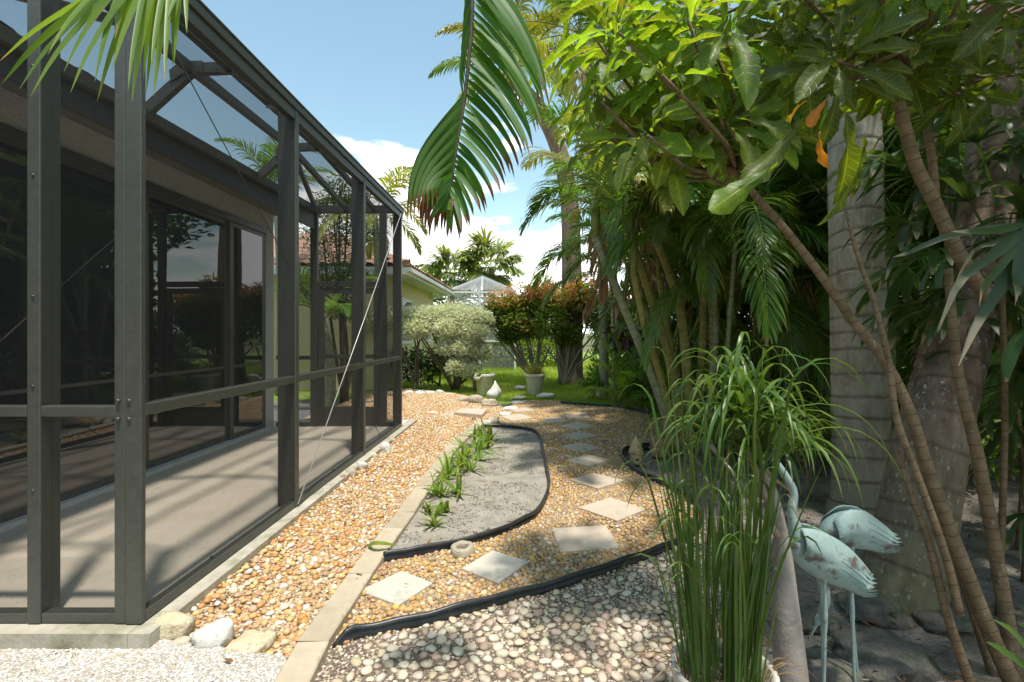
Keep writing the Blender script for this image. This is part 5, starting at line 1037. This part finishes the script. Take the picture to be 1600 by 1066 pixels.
# ---------------------------------------------------------------- heron statues
def heron(label, YB, body, neck, legs, headdir, lf=True):
    """body: list of (px,py,halfheight px) chest to tail; neck: px points; legs: list of px polylines"""
    base = G(legs[0][-1][0], 520 + EYE*F/YB); root = thing('heron_statue', label, 'statue', (base.x, YB, 0), 0, 'verdigris heron statues'); ro = root.location
    def PP(x, y, dy=0): return P(x, y, YB) + Vector((0,dy,0)) - ro
    k = YB/F; mb = MB(); pts = [PP(x,y) for x,y,h in body]; n = 14; V = []; Fc = []
    fr = frames(pts)
    for i, (p, t, u, v) in enumerate(fr):
        h = body[i][2]*k; U = Vector((0,0,1)) - t*t.z; U.normalize(); 
        for q in range(n): a = 2*math.pi*q/n; V.append(p + U*(h*math.sin(a)) + Vector((0,1,0))*(h*.62*math.cos(a)))
    for i in range(len(pts)-1):
        for q in range(n): q2 = (q+1)%n; Fc.append((i*n+q, i*n+q2, (i+1)*n+q2, (i+1)*n+q))
    Fc.append(tuple(range(n))); Fc.append(tuple((len(pts)-1)*n+q for q in range(n-1,-1,-1))); mb.add(V, Fc)
    o = link('body', mb.mesh('body', True), m_verd, root); sd_ = o.modifiers.new('s','SUBSURF'); sd_.levels = 1; sd_.render_levels = 2
    # wings: curved plates with notched feather ends
    for sg in (-1, 1):
        wv = []; wf = []; NF = 7; m = 10
        sp = spline([Vector((x,0,y)) for x,y,h in body[1:]], m+1); hs_ = np.interp(np.linspace(0,1,m+1), np.linspace(0,1,len(body)-1), [b[2] for b in body[1:]])
        for i in range(m+1):
            t = i/m; x, y, h = sp[i].x, sp[i].z, max(hs_[i], 9)
            for j in range(NF*2+1):
                s = j/(NF*2); yy = y - h*1.05 + s*h*(1.75 + .35*t); ex = (0 if t < .99 else (13 if j%2 else -4) * (0.6+ .6*s))
                wv.append(PP(x + ex, yy, sg*(.045*math.sin(math.pi*min(1,s*.9+.08))*(1-.55*t) + .012) ))
        w_ = NF*2+1
        for i in range(m):
            for j in range(NF*2): wf.append((i*w_+j, i*w_+j+1, (i+1)*w_+j+1, (i+1)*w_+j))
        o = link('wing', MB().add(wv, wf).mesh('wing', True), m_verd, root); q = o.modifiers.new('t','SOLIDIFY'); q.thickness = .004; q.offset = 0
        f_ = MB()
        for s in (.22,.38,.54,.70,.84):
            ln = []
            for i in range(5, m+1):
                t = i/m; x, y, h = sp[i].x, sp[i].z, max(hs_[i], 9); ln.append(PP(x, y - h*1.05 + s*h*(1.75+.35*t), sg*(.045*math.sin(math.pi*min(1,s*.9+.08))*(1-.55*t) + .0145)))
            tube(f_, ln, .0012, 5)
        tag(link('feather_ridges', f_.mesh('feather_ridges', True), m_verd, root), kind='stuff')
    nk = spline([PP(x,y) for x,y,r in neck], 22); rs = np.interp(np.linspace(0,1,22), np.linspace(0,1,len(neck)), [r*k for x,y,r in neck]); m2 = MB(); tube(m2, nk, list(rs), 10); link('neck', m2.mesh('neck', True), m_verd, root)
    hp = nk[-1]; hd = Vector((headdir[0],0,headdir[1])).normalized(); m3 = MB(); tube(m3, [hp-hd*.012, hp+hd*.004, hp+hd*.022, hp+hd*.040, hp+hd*.046], [.006,.013,.014,.009,.005], 10); link('head', m3.mesh('head', True), m_verd, root)
    m4 = MB(); tube(m4, [hp+hd*.040, hp+hd*.08, hp+hd*.125], [.0055,.0035,.0008], 8); link('beak', m4.mesh('beak', True), m_verd, root)
    for L_ in legs:
        m5 = MB(); q = [PP(x,y,dy) for x,y,dy in [(a[0],a[1],a[2]) for a in L_]]; q[-1].z = 0; s_ = spline(q, 16); tube(m5, s_, [.0085 - .003*min(1,i/4) + (.003 if i in (7,8) else 0) for i in range(16)], 8)
        for a in (-.5,0,.5,math.pi): tube(m5, [q[-1]+Vector((0,0,.006)), q[-1]+Vector((math.cos(a+math.pi)*.045, math.sin(a+math.pi)*.045, .003))], [.004,.002], 5)
        link('leg', m5.mesh('leg', True), m_verd, root)
heron('turquoise heron statue with raised neck, its notched wing hanging low in front', 1.72,
      [(1234,838,7),(1246,848,26),(1272,862,36),(1302,878,36),(1328,895,29),(1350,910,19)],
      [(1246,845,12),(1238,800,7),(1240,770,6),(1228,745,6),(1208,716,5)], [[(1288,880,.02),(1290,960,.02),(1292,1075,.02)],[(1282,880,-.02),(1284,960,-.02),(1281,1085,-.02)]], (-1,.55))
heron('turquoise heron statue with arched rusty back and head bent down behind', 1.82,
      [(1286,852,9),(1296,836,26),(1318,826,31),(1345,828,31),(1370,838,24),(1390,846,15)],
      [(1300,835,13),(1288,860,9),(1284,900,8),(1290,935,7),(1284,960,6)], [[(1334,838,.02),(1336,940,.02),(1346,1075,.02)],[(1326,840,-.02),(1326,950,-.02),(1330,1065,-.02)]], (-.5,-1))

# ---------------------------------------------------------------- sedge in its pot, ribbon plant on a pale stem
Yp = 1.38; pc_ = P(1130, 1042, Yp); RZp = pc_.z
sp2 = thing('sedge_pot', 'cream pot of tall thin green sedge blades at the bottom of the frame', 'plant pot', (pc_.x, Yp, 0))
mb = MB(); lathe(mb, [(0,0),(.10,0),(.112,.02),(.128,RZp-.05),(.140,RZp-.03),(.142,RZp),(.130,RZp),(.122,RZp-.03),(.115,RZp-.05),(0,RZp-.05)], 36); link('pot', mb.mesh('pot', True), m_pot, sp2)
mb = MB(); lathe(mb, [(.116,RZp-.045),(.06,RZp-.035),(0,RZp-.03)], 18); link('soil', mb.mesh('soil', True), m_soil, sp2)
random.seed(21); lm = LM(); 
for k in range(165):
    a = random.random()*6.28; q = .105*math.sqrt(random.random()); b = Vector((q*math.cos(a)-.01, q*math.sin(a), RZp-.05)); out_ = Vector((math.cos(a)*.16*random.random() - .01, math.sin(a)*.10, 1)); H = random.uniform(.28,.72) if random.random() < .8 else random.uniform(.7,.92)
    pts = arc(b, out_, H, 7, random.uniform(.0,.10), .05)
    if random.random() < .45:   # bent tips
        pts += arc(pts[-1], (pts[-1]-pts[-2]).normalized()+Vector((random.uniform(-.7,.7),random.uniform(-.4,.4),-.1)), random.uniform(.08,.26), 6, 1.0)[1:]
    lm.ribbon(pts, random.uniform(.005,.009), (math.sin(a*3),math.cos(a*3),0), .2, tip1=random.uniform(.6,1.1), prof=lambda t: min(1,.6+t*2)*(1-t**4)**.7)
link('blades', lm.mesh('blades'), m_sedge, sp2)
lm = LM()
for k in range(26): a = random.random()*6.28; lm.ribbon(arc((.1*math.cos(a),.1*math.sin(a),RZp-.04), (math.cos(a)*.5,math.sin(a)*.5,.8), random.uniform(.10,.3), 5, 1.0, .1), .006, (-math.sin(a),math.cos(a),0))
tag(link('dry_blades', lm.mesh('dry_blades'), m_frond_dead, sp2), kind='stuff')
Yr = 1.48; bs = P(1240, 1090, Yr); rp_ = thing('ribbon_leaf_plant', 'weeping tuft of narrow green leaves on a pale grey stem', 'plant', (bs.x, Yr, 0)); ro = rp_.location
stem('stem', [Vector((bs.x+.01,Yr,-.02)), P(1236,1060,Yr), P(1228,960,Yr), P(1222,850,Yr), P(1205,770,Yr), P(1193,735,Yr)], [.05,.048,.040,.022,.018,.016], M_('pale_smooth_stem', (.34,.30,.27), (.26,.23,.20), 8, .8, .3, 60, c3=(.2,.16,.14), s3=5), rp_, 14, ns=30, off=ro)
for cn, (px, py, n, hl) in enumerate([(1190,735,64,.9),(1150,640,18,.7),(1172,690,26,.9),(1120,700,20,.8)]):
    lm = LM(); c = P(px,py,Yr-(.06 if cn > 1 else 0)) - ro
    for k in range(n):
        a = random.random()*6.28; e = random.uniform(.8,1.5); pts = arc(c, (math.cos(a)*math.cos(e), math.sin(a)*math.cos(e)*.8, math.sin(e)), random.uniform(.22,.55)*hl, 11, random.uniform(.45,.75), .02)
        lm.ribbon(pts, random.uniform(.010,.019), (-math.sin(a),math.cos(a),0), .3, tip1=random.uniform(.5,1.0))
    link('leaf_tuft', lm.mesh('leaf_tuft'), m_sedge, rp_)
stem('branch', [P(1215,820,Yr), P(1190,760,Yr), P(1150,645,Yr)], [.012,.010,.008], m_twig, rp_, 8, ns=12, off=ro); stem('branch', [P(1218,840,Yr-.02), P(1160,760,Yr-.05), P(1110,695,Yr-.06)], [.010,.009,.007], m_twig, rp_, 8, ns=12, off=ro)
lm = LM(); lm.ribbon(spline([P(1180,728,Yr-.1), P(1215,752,Yr-.12), P(1244,775,Yr-.12)], 6), .010, (0,0,1)); link('dry_leaf', LM.mesh(lm, 'dry_leaf'), m_frond_dead, rp_, -ro)

# ---------------------------------------------------------------- shrub with big broad leaves
def broad(name, L, w, curl, seed, lobed=False):
    st = random.getstate(); random.seed(seed); rows = 15; cols = 5; V = []; tp = []; cr_ = []
    ph = random.random()*6
    for i in range(rows):
        t = i/(rows-1); x = L*t; wv = w*1.12*((.07 + .93*(max(0,t-.04)/.64)**1.15) if t < .68 else math.sqrt(max(.02, 1-((t-.68)/.325)**2.4)))
        if lobed: wv *= (1 + .13*math.sin(t*26))
        for j in range(cols):
            s = (j/(cols-1)-.5)*2; z = -curl*t*t*L + abs(s)**1.3*wv*.28 + .010*math.sin(t*17+ph + s*2)*abs(s)
            V.append((x, s*wv/2, z)); tp.append(t); cr_.append(s)
    Fq = np.array([(i*cols+j, i*cols+j+1, (i+1)*cols+j+1, (i+1)*cols+j) for i in range(rows-1) for j in range(cols-1)])
    va = [1.0 if j == 2 else random.uniform(.2,.6) for i in range(rows) for j in range(cols)]
    va = [min(1, v*.9 + .12*((i//cols)%2)) for i, v in enumerate(va)]; random.setstate(st); return V, Fq, va, tp, cr_
BL = []
for i, (L, w, c, lb) in enumerate([(.25,.068,.25,False),(.28,.072,.45,False),(.22,.060,.1,False),(.27,.075,.7,False),(.30,.085,.5,True),(.25,.062,.35,False)]):
    V, Fq, va, tp, cr_ = broad('leaf', L, w, c, 200+i, lb); m = np_mesh('leaf', np.array(V), Fq, True, {'var': va, 'tip': tp, 'cross': cr_}); m.materials.append(m_broad); BL.append(m)
bsh = thing('broad_leaved_shrub', 'large shrub with crossing brown stems and rosettes of big broad green leaves overhead', 'shrub', (1.72, 1.86, 0)); bo = bsh.location
random.seed(31)
def S_(L, ya, yb, rads, mt=m_bark, name='stem'):
    n = len(L); pts = [P(x, y, ya + (yb-ya)*i/(n-1)) for i, (x, y) in enumerate(L)]
    return stem(name, pts, rads, mt, bsh, 12, ns=46, off=bo)
S_([(1590,1085),(1545,985),(1500,870),(1452,740),(1420,640),(1380,560),(1335,505),(1290,440),(1240,375),(1180,305),(1132,250)], 1.78, 2.05, [.030,.027,.025,.022,.020,.019,.018,.017,.016,.015,.013])
S_([(1590,1075),(1575,980),(1555,860),(1525,700),(1500,600),(1488,500),(1482,420)], 1.86, 1.95, [.028,.025,.023,.021,.018,.016,.014])
S_([(1545,470),(1500,400),(1462,320),(1430,255),(1405,160),(1388,60),(1384,-60)], 1.95, 1.9, [.026,.025,.024,.023,.021,.020,.020])
S_([(1500,960),(1475,860),(1432,740),(1400,650),(1388,560),(1365,470),(1340,400),(1322,330)], 1.72, 1.85, [.014,.013,.012,.012,.011,.009,.008,.005])
S_([(1462,320),(1455,240),(1440,160),(1430,90),(1425,-20)], 2.1, 2.2, [.018,.016,.015,.013,.012])
S_([(1520,1080),(1480,960),(1452,850),(1420,760),(1400,700)], 1.75, 1.8, [.018,.015,.013,.011,.008]); S_([(1558,1080),(1510,930),(1470,800),(1455,720)], 1.9, 1.9, [.014,.012,.010,.006])
mass_V = []; leafcount = 0; rest = []
# rosettes: px, py, depth, axis direction, leaves, size
ros = [(1010,95,2.15,(-.2,-.3,1),12,1.15),(965,75,2.2,(-.4,-.2,1),11,1.1),(1065,85,2.1,(0,-.4,1),12,1.15),(1050,120,2.0,(-.6,-.5,.5),11,1.1),(940,130,2.3,(-.8,-.3,.4),9,1.0),(1000,50,2.3,(-.2,-.2,1),10,1.1),(985,200,2.15,(-.7,-.5,.4),11,1.0),(1005,225,2.05,(-.6,-.5,.3),10,1.0),(960,215,2.3,(-.9,-.2,.3),8,.9),(1045,235,2.0,(-.2,-.7,.4),11,1.0),(1080,215,2.1,(0,-.6,.6),10,1.0),(1020,262,2.2,(-.5,-.6,.4),7,.8),(1110,215,2.0,(-.2,-.7,.5),9,.9),(1040,60,2.5,(-.2,0,1),9,1.1),(1100,140,2.2,(0,-.5,.8),10,1.1),(905,105,2.5,(-.9,0,.5),8,1.0),(968,52,1.75,(-.5,-.2,1),8,.85),(1035,118,1.7,(-.3,-.4,.9),8,.85),(1012,212,1.72,(-.7,-.4,.5),7,.8),(940,160,1.9,(-.8,-.3,.6),7,.85),(930,60,2.0,(-.6,-.2,.9),8,.95),(1075,30,1.75,(-.2,-.4,1),8,.9),(925,190,2.5,(-.8,-.2,.4),8,.9),(1085,20,2.0,(-.2,-.5,.8),11,1.1),(975,10,2.2,(-.3,-.2,1),10,1.1),(1130,60,1.9,(0,-.7,.3),10,1.1),(1135,190,1.9,(.1,-.8,.2),10,1.0),(1100,262,2.05,(-.2,-.6,.4),7,.75)]
for k in range(42):
    x = random.uniform(1130,1610); y = random.uniform(-90, 150); ros.append((x, y, random.uniform(1.65,2.7), (random.uniform(-.6,.6), -.6, random.uniform(-.5,.6)), random.randint(8,11), random.uniform(.55,.85)))
ros = [q[:4] + (max(6, q[4]-2), q[5]*.92) if q[0] < 1120 else q for q in ros]
for x, y, Y in [(1310,120,1.8),(1190,185,2.0),(1250,90,1.9),(1380,110,2.0),(1490,110,2.1),(1570,10,1.7),(1500,0,1.7),(1570,120,2.0),(1210,40,1.9),(1330,20,1.9)]: ros.append((x, y, Y, (random.uniform(-.3,.3), -.7, .1), 8, .8))
# higher rosettes above the frame, unseen, added to shade the right side and foreground
for k in range(36): ros.append((0,0,0,(random.uniform(-.5,.5),random.uniform(-.5,.5),1),10,1.3, Vector((random.uniform(1.3,4.0), random.uniform(.5,3.3), random.uniform(3.1,4.2)))))
tips_for_branch = []
for q in ros:
    px, py, Y, ax, n, sc = q[:6]; c = q[6] if len(q) > 6 else P(px, py, Y); ax = Vector(ax).normalized(); u = ax.orthogonal().normalized(); v = ax.cross(u); a = random.random()*6.28; tips_for_branch.append(c)
    for k in range(n):
        a += 2.4; sp = R(random.uniform(38,88)); d = (ax*math.cos(sp) + (u*math.cos(a) + v*math.sin(a))*math.sin(sp)).normalized()
        up = (ax - d*ax.dot(d)); up = up.normalized() if up.length > .1 else Vector((0,0,1)); s = up.cross(d); Mx = Matrix((d, s, up)).transposed().to_4x4(); s2 = sc*random.uniform(.75,1.1)
        me = random.choice(BL); pos = c + ax*random.uniform(-.03,.03) + d*.03
        if leafcount < 300 and len(q) == 6:
            o = link('leaf', me, None, bsh); o.matrix_local = Matrix.Translation(pos - bo) @ Mx @ Matrix.Scale(s2, 4); leafcount += 1
        else: rest.append((BL.index(me), Mx.to_3x3(), pos - bo, s2))
# the remaining leaves joined as one part
for bi in range(1):
    AV = []; AF = []; AA = []; AT = []; AC = []; o_ = 0
    data = []
    for m in BL:
        nv = len(m.vertices); V = np.empty(nv*3, np.float32); m.vertices.foreach_get('co', V); va = np.empty(nv, np.float32); m.attributes['var'].data.foreach_get('value', va); ti = np.empty(nv, np.float32); m.attributes['tip'].data.foreach_get('value', ti); cr_ = np.empty(nv, np.float32); m.attributes['cross'].data.foreach_get('value', cr_); data.append((V.reshape(-1,3), np.array([tuple(p.vertices) for p in m.polygons]), va, ti, cr_))
    for i, Mx, pos, s2 in rest:
        V, Fq, va, ti, cr_ = data[i]; AC.append(cr_); AV.append((V*s2) @ np.array(Mx).T + np.array(pos)); AF.append(Fq + o_); AA.append(np.clip(va*random.uniform(.5,1.3),0,1)); AT.append(ti); o_ += len(V)
    tag(link('leaves', np_mesh('leaves', np.vstack(AV), np.vstack(AF), True, {'var': np.concatenate(AA), 'tip': np.concatenate(AT), 'cross': np.concatenate(AC)}), m_broad, bsh), kind='stuff')
hubs = [P(1150,262,2.05), P(1388,60,1.92), P(1430,90,2.2), P(1180,305,2.03), P(1384,-100,1.9)]
for i, c in enumerate(tips_for_branch):
    h = min(hubs, key=lambda q: (q-c).length); m = h.lerp(c,.5) + Vector((random.uniform(-.08,.08), random.uniform(-.05,.05), -.06)); mb = MB(); 
    stem('branch', [h, m, c], [.011,.008,.006], m_bark, bsh, 6, ns=9, off=bo)
for px, py, rr, s in [(1296,150,(1.2,.9,2.6),.9),(1282,205,(.3,1.3,3.6),.85),(1262,158,(.2,.4,3.3),.7)]:
    o = link('dying_leaf', BL[4].copy() if 'dl' not in globals() else dl, None, bsh, P(px,py,1.68)-bo, rr, s*.47); 
    if 'dl' not in globals(): dl = o.data; dl.materials.clear(); dl.materials.append(m_orange)
    tag(o, 'withered orange leaf')
for px, py, rr, s in [(1318,165,(1.7,1.25,.2),1.0),(1255,185,(1.5,.9,2.4),.9),(1350,215,(1.6,1.3,1.0),.9),(1215,255,(1.4,.6,2.8),.9)]:
    link('leaf', BL[4], None, bsh, P(px,py,1.62)-bo, rr, s)

# ---------------------------------------------------------------- hanging fronds close to the camera
def blade_px(lm, L, Y, wpx, side, tip1, dY=0.0, off=Vector(), n=10, var=None, crease=.22):
    pts = [P(x, y, Y + dY*(i/(len(L)-1))) - off for i, (x, y) in enumerate(L)]; lm.ribbon(spline(pts, n), wpx*Y/F, side, crease, var=var, tip1=tip1, prof=lambda t: min(1,(t+.05)/.18)**.8*(1-t**2.6)**.9)
YH = 1.55; hf = thing('hanging_palm_frond', 'big dark green palm frond hanging from above in front of the sky, tips browned', 'palm frond', tuple(P(738,-40,YH))); ho_ = hf.location
rl = [(741,-160),(738,-40),(737,40),(731,110),(722,180),(712,240),(706,290),(703,322)]; rp = spline([P(x,y,YH)-ho_ for x,y in rl], 30)
mb = MB(); tube(mb, rp, list(np.interp(np.linspace(0,1,30), [0,1], [.0085,.0025])), 8); link('stalk', mb.mesh('stalk', True), m_rachisd, hf)
random.seed(44); lm = LM()
def rpx(t):
    s = t*(len(rl)-1); i = min(int(s), len(rl)-2); s -= i; return (rl[i][0]*(1-s)+rl[i+1][0]*s, rl[i][1]*(1-s)+rl[i+1][1]*s)
NR = 38
for k in range(NR):
    t = .10 + .88*k/(NR-1); x0, y0 = rpx(t); u = k/(NR-1)
    ex = 856 - 154*u**1.5 + random.uniform(-5,5); ey = 148 + 232*u**.88 + random.uniform(-12,10)
    mx_ = x0 + (ex-x0)*.60; my = y0 + (ey-y0)*.44
    blade_px(lm, [(x0,y0),(mx_*.5+x0*.5, (my+y0)/2-2),(mx_,my),(ex-(ex-mx_)*.28,ey-(ey-my)*.42),(ex,ey)], YH, 14-5*u, (.6,.5,.8), 1.25 if u > .4 else 1.0, random.uniform(-.12,.10), ho_, 12)
for k in range(11):          # lower left leaflets, mostly brown
    u = k/10; x0, y0 = rpx(.80+.2*u); ex = 655 + 46*u + random.uniform(-3,3); ey = 345 + 25*math.sin(u*3) + random.uniform(-8,8)
    blade_px(lm, [(x0,y0),((x0*.45+ex*.55), y0+ (ey-y0)*.32),(ex+3,ey-30),(ex,ey)], YH, 9, (1,.3,0), 1.5, random.uniform(-.06,.06), ho_, 9)
for k in range(9):           # left side top
    x0, y0 = rpx(.06+.03*k); blade_px(lm, [(x0,y0),(x0-8-k,y0+60),(x0-4-k*1.0,y0+110)], YH, 7, (1,.3,0), 1.0, .05, ho_, 7)
link('leaflets', lm.mesh('leaflets'), m_frond_near, hf)
# the still unsplit left part of the frond: pleated
V = []; va = []; tp = []; NK = 44; NMM = 14
for k in range(NK):
    u = k/(NK-1); x0, y0 = rpx(.50+.38*u); ex = 637 + 48*u**1.2; ey = 350 - 30*u - (26 + 10*math.sin(k*2.1))*abs(math.sin(k*math.pi/6)); cx_ = 662 + (x0-30-662)*u*.9 - 8*(1-u); cy_ = y0 + (ey-y0)*.50
    for m in range(NMM):
        s = m/(NMM-1); x = (1-s)**2*x0 + 2*s*(1-s)*cx_ + s*s*ex; y = (1-s)**2*y0 + 2*s*(1-s)*cy_ + s*s*ey
        x -= 16*math.sin(math.pi*s)*(1-u)**2; V.append(P(x,y,YH + .03 - .08*s + (.006 if k%2 else -.006)*math.sin(math.pi*min(1,s*1.1))) - ho_); va.append(.15+.25*(k%2)); tp.append(1.16*s**2.2)
Fq = np.array([(k*NMM+m, k*NMM+m+1, (k+1)*NMM+m+1, (k+1)*NMM+m) for k in range(NK-1) for m in range(NMM-1)])
link('unsplit_blade', np_mesh('unsplit_blade', np.array([tuple(v) for v in V]), Fq, True, {'var': va, 'tip': tp}), m_frond_near, hf)
YL = 1.15; nf = thing('overhanging_palm_frond', 'bright green palm leaf tips hanging into the top left corner over the enclosure', 'palm frond', tuple(P(235,-60,YL))); nfo = nf.location
lm = LM(); mb = MB(); tube(mb, [P(360,-200,YL)-nfo, P(290,-70,YL)-nfo, P(235,-40,YL)-nfo, P(140,-40,YL)-nfo], [.008,.006,.004,.003], 6); link('stalk', mb.mesh('stalk', True), m_rachis, nf)
ends = [(0,95,215),(2,132,200),(30,140,195),(48,150,205),(75,85,190),(100,112,215),(110,145,225),(148,128,200),(152,158,225),(128,60,200),(175,110,230),(200,142,235),(206,160,245),(224,122,240),(228,148,250),(236,110,262),(257,126,262),(240,150,270),(270,104,280),(272,100,285),(250,60,290),(292,52,292),(262,30,300),(215,60,250),(180,60,215)]
for i, (ex, ey, sx) in enumerate(ends):
    sx += random.uniform(-8,8); blade_px(lm, [(sx,-45),(sx*.6+ex*.4, -45+(ey+45)*.32),(sx*.25+ex*.75, -45+(ey+45)*.66),(ex,ey)], YL, random.uniform(7,11), (1,.4,.2), .6 if i%4 else .95, random.uniform(-.12,.1), nfo, 10)
link('leaflets', lm.mesh('leaflets'), leafmat('bright_frond', (.10,.19,.02), (.17,.27,.035), tip=(.42,.20,.05), objvar=0, tr=.4), nf)

# ---------------------------------------------------------------- finger palms at the right edge
RF = [fan_mesh('fan_leaf', 8, .34, .036, 2.5, .30, 80+i, .65, [1.0,.5,.1,-.4][i]) for i in range(4)]
for f in RF: f.materials.append(m_fan)
random.seed(51)
for i, (px, py, Y, n, lab) in enumerate([(1560,330,2.3,16,'finger palm with torn pale leaf tips at the right edge above the watermark spot'),(1600,520,2.6,18,'dark finger palm behind the second thin stem at the right edge'),(1590,640,3.0,16,'low dark finger palm right of the leaning trunk'),(1480,260,2.9,14,'finger palm between the grey trunk and the leaning trunk'),(1640,420,2.2,14,'finger palm leaning in from outside the right edge'),(1620,180,2.4,14,'highest finger palm at the upper right corner')]):
    c = P(px,py,Y); lab = lab.replace(' above the watermark spot',''); r_ = thing('finger_palm', lab, 'palm', (c.x, Y, 0), 0, 'finger palms at the right edge')
    hts = [c.z - .5, c.z-.2, c.z]
    stem('cane', [Vector((c.x,Y,-.02)), Vector((c.x+.03,Y,c.z*.5)), c], [.014,.013,.012], m_bark, r_, 7, ns=10, off=r_.location)
    for k in range(n): o = link('fan_leaf', RF[k%4], None, r_, Vector((c.x,Y,random.uniform(c.z-.45,c.z+.05))) - r_.location, (random.uniform(-.2,.2), random.uniform(-.2,.2), k*2.4+random.uniform(-.4,.4)), random.uniform(.85,1.2))
# torn near leaf with bleached tips
c = P(1585,360,1.7); r_ = thing('torn_finger_palm_leaf', 'near finger palm leaf with bleached ragged tips hanging before the leaning trunk', 'palm leaf', tuple(c)); lm = LM()
for L_, w, tp_ in [([(1600,360),(1550,400),(1500,440),(1465,520)],16,1.25),([(1610,370),(1570,440),(1530,500),(1498,572)],18,1.3),([(1600,350),(1560,360),(1520,362),(1486,362)],12,1.2),([(1620,330),(1598,400),(1588,450),(1586,478)],22,1.3),([(1610,360),(1560,420),(1535,450),(1530,480)],12,1.3),([(1600,350),(1555,380),(1515,400),(1460,525)],8,1.3),([(1585,350),(1480,370),(1420,395),(1395,402)],10,1.2)]:
    blade_px(lm, L_, 1.7, w, (.3,.3,1), tp_, random.uniform(-.1,.1), c, 9)
link('leaflets', lm.mesh('leaflets'), m_fan, r_)
# bright strap leaves at the bottom right corner
c = G(1640,1060); lm = LM(); r_ = thing('corner_strap_plant', 'bright green strap leaves poking in at the bottom right corner', 'plant', tuple(c))
for L_, w in [([(1650,1050),(1610,1020),(1580,985),(1552,968)],14),([(1650,1075),(1600,1040),(1560,1012),(1540,1003)],13),([(1650,1000),(1620,985),(1590,975)],12)]: blade_px(lm, L_, 1.6, w, (0,.4,1), .8, 0, c, 8)
link('leaves', lm.mesh('leaves'), m_sedge, r_)
# under-storey seedlings round the big trunks
random.seed(61)
for i, (px, py, Y, s, lab) in enumerate([(1258,700,3.9,1.0,'bamboo-like feathery plant left of the grey trunk'),(1420,700,5.0,.9,'leafy seedling seen between the two big trunks'),(1500,690,4.2,.8,'leafy seedling right behind the leaning trunk'),(1160,690,5.0,.9,'leafy seedling behind the sedge pot'),(1395,730,4.4,.6,'small pale-leaved seedling beside the foot of the grey trunk')]):
    c = G(px, 520+EYE*F/Y); c = Vector((c.x, Y, 0)); r_ = thing('seedling', lab, 'plant', tuple(c), 0, 'seedlings on the shaded floor')
    leafcloud('foliage', [(c.x+random.uniform(-.2,.2), Y+random.uniform(-.2,.2), random.uniform(.2,.75)*s, .28*s) for _ in range(5)], 1, 420, .11, m_bush if i % 2 else m_bushlime, r_, c, seed=300+i, shell=.2, aspect=.3, up=-.2); branchy(c, [c+Vector((random.uniform(-.2,.2),random.uniform(-.2,.2),.75*s)) for _ in range(5)], .007, m_twig, r_, c, seed=i)
# dead twigs and fibres
r0 = np.random.default_rng(93); n = 900; X = 1.0 + 5*r0.random(n)**1.5; Y = 1.5 + 6.5*r0.random(n)**1.4; k = ~inpoly(X, Y, path_poly) & ~inpoly(X, Y, fore_poly); X = X[k]; Y = Y[k]; n = len(X)
TW = np.array([(-.5,-.5,0),(-.5,.5,0),(-.5,0,.9),(.5,-.3,.3),(.5,.3,.3),(.5,0,.9)]); TWF = np.array([(0,3,4),(0,4,1),(1,4,5),(1,5,2),(2,5,3),(2,3,0)])
tag(link('twigs', scatter('twigs', TW, TWF, rotm(r0.normal(0,.1,n), r0.normal(0,.12,n), r0.uniform(0,6.28,n)), np.stack([X,Y,np.full(n,-.006)],1), np.stack([.03+.22*r0.random(n)**2.5, r0.uniform(.002,.006,n), r0.uniform(.002,.006,n)],1)), m_litter), kind='stuff')
# fallen leaves
r0 = np.random.default_rng(91); n = 9000; X = .9 + 5.1*r0.random(n)**1.5; Y = 1.5 + 6.5*r0.random(n)**1.5; k = ~inpoly(X, Y, path_poly) & ~inpoly(X, Y, fore_poly); X = X[k]; Y = Y[k]
X = np.concatenate([X, r0.uniform(-1.3,1.3,260)]); Y = np.concatenate([Y, r0.uniform(1.7,7,260)]); n = len(X); s = .008 + .055*r0.random(n)**3
LV = np.array([(-.5,0,0),(0,-.25,.12),(0,.25,.12),(.5,0,0),(0,0,.02)]); LF = np.array([(0,1,4),(1,3,4),(3,2,4),(2,0,4)])
me = scatter('leaf_litter', LV, LF, rotm(r0.normal(0,.3,n), r0.normal(0,.3,n), r0.uniform(0,6.28,n)), np.stack([X,Y,np.where(X>1.0,.004,.04)],1), np.stack([s,s*r0.uniform(.4,1,n),s],1), r0.random(n)); tag(link('leaf_litter', me, m_litter), kind='stuff')
c = G(946,690,.03); lm = LM(); lm.ribbon(arc((-.05,0,.0), (1,0,.5), .13, 5, .5), .045, (0,1,0)); tag(link('curled_dry_leaf', lm.mesh('curled_dry_leaf'), m_litter, None, c), 'curled brown dry leaf lying right of the stepping stones', 'dry leaf')
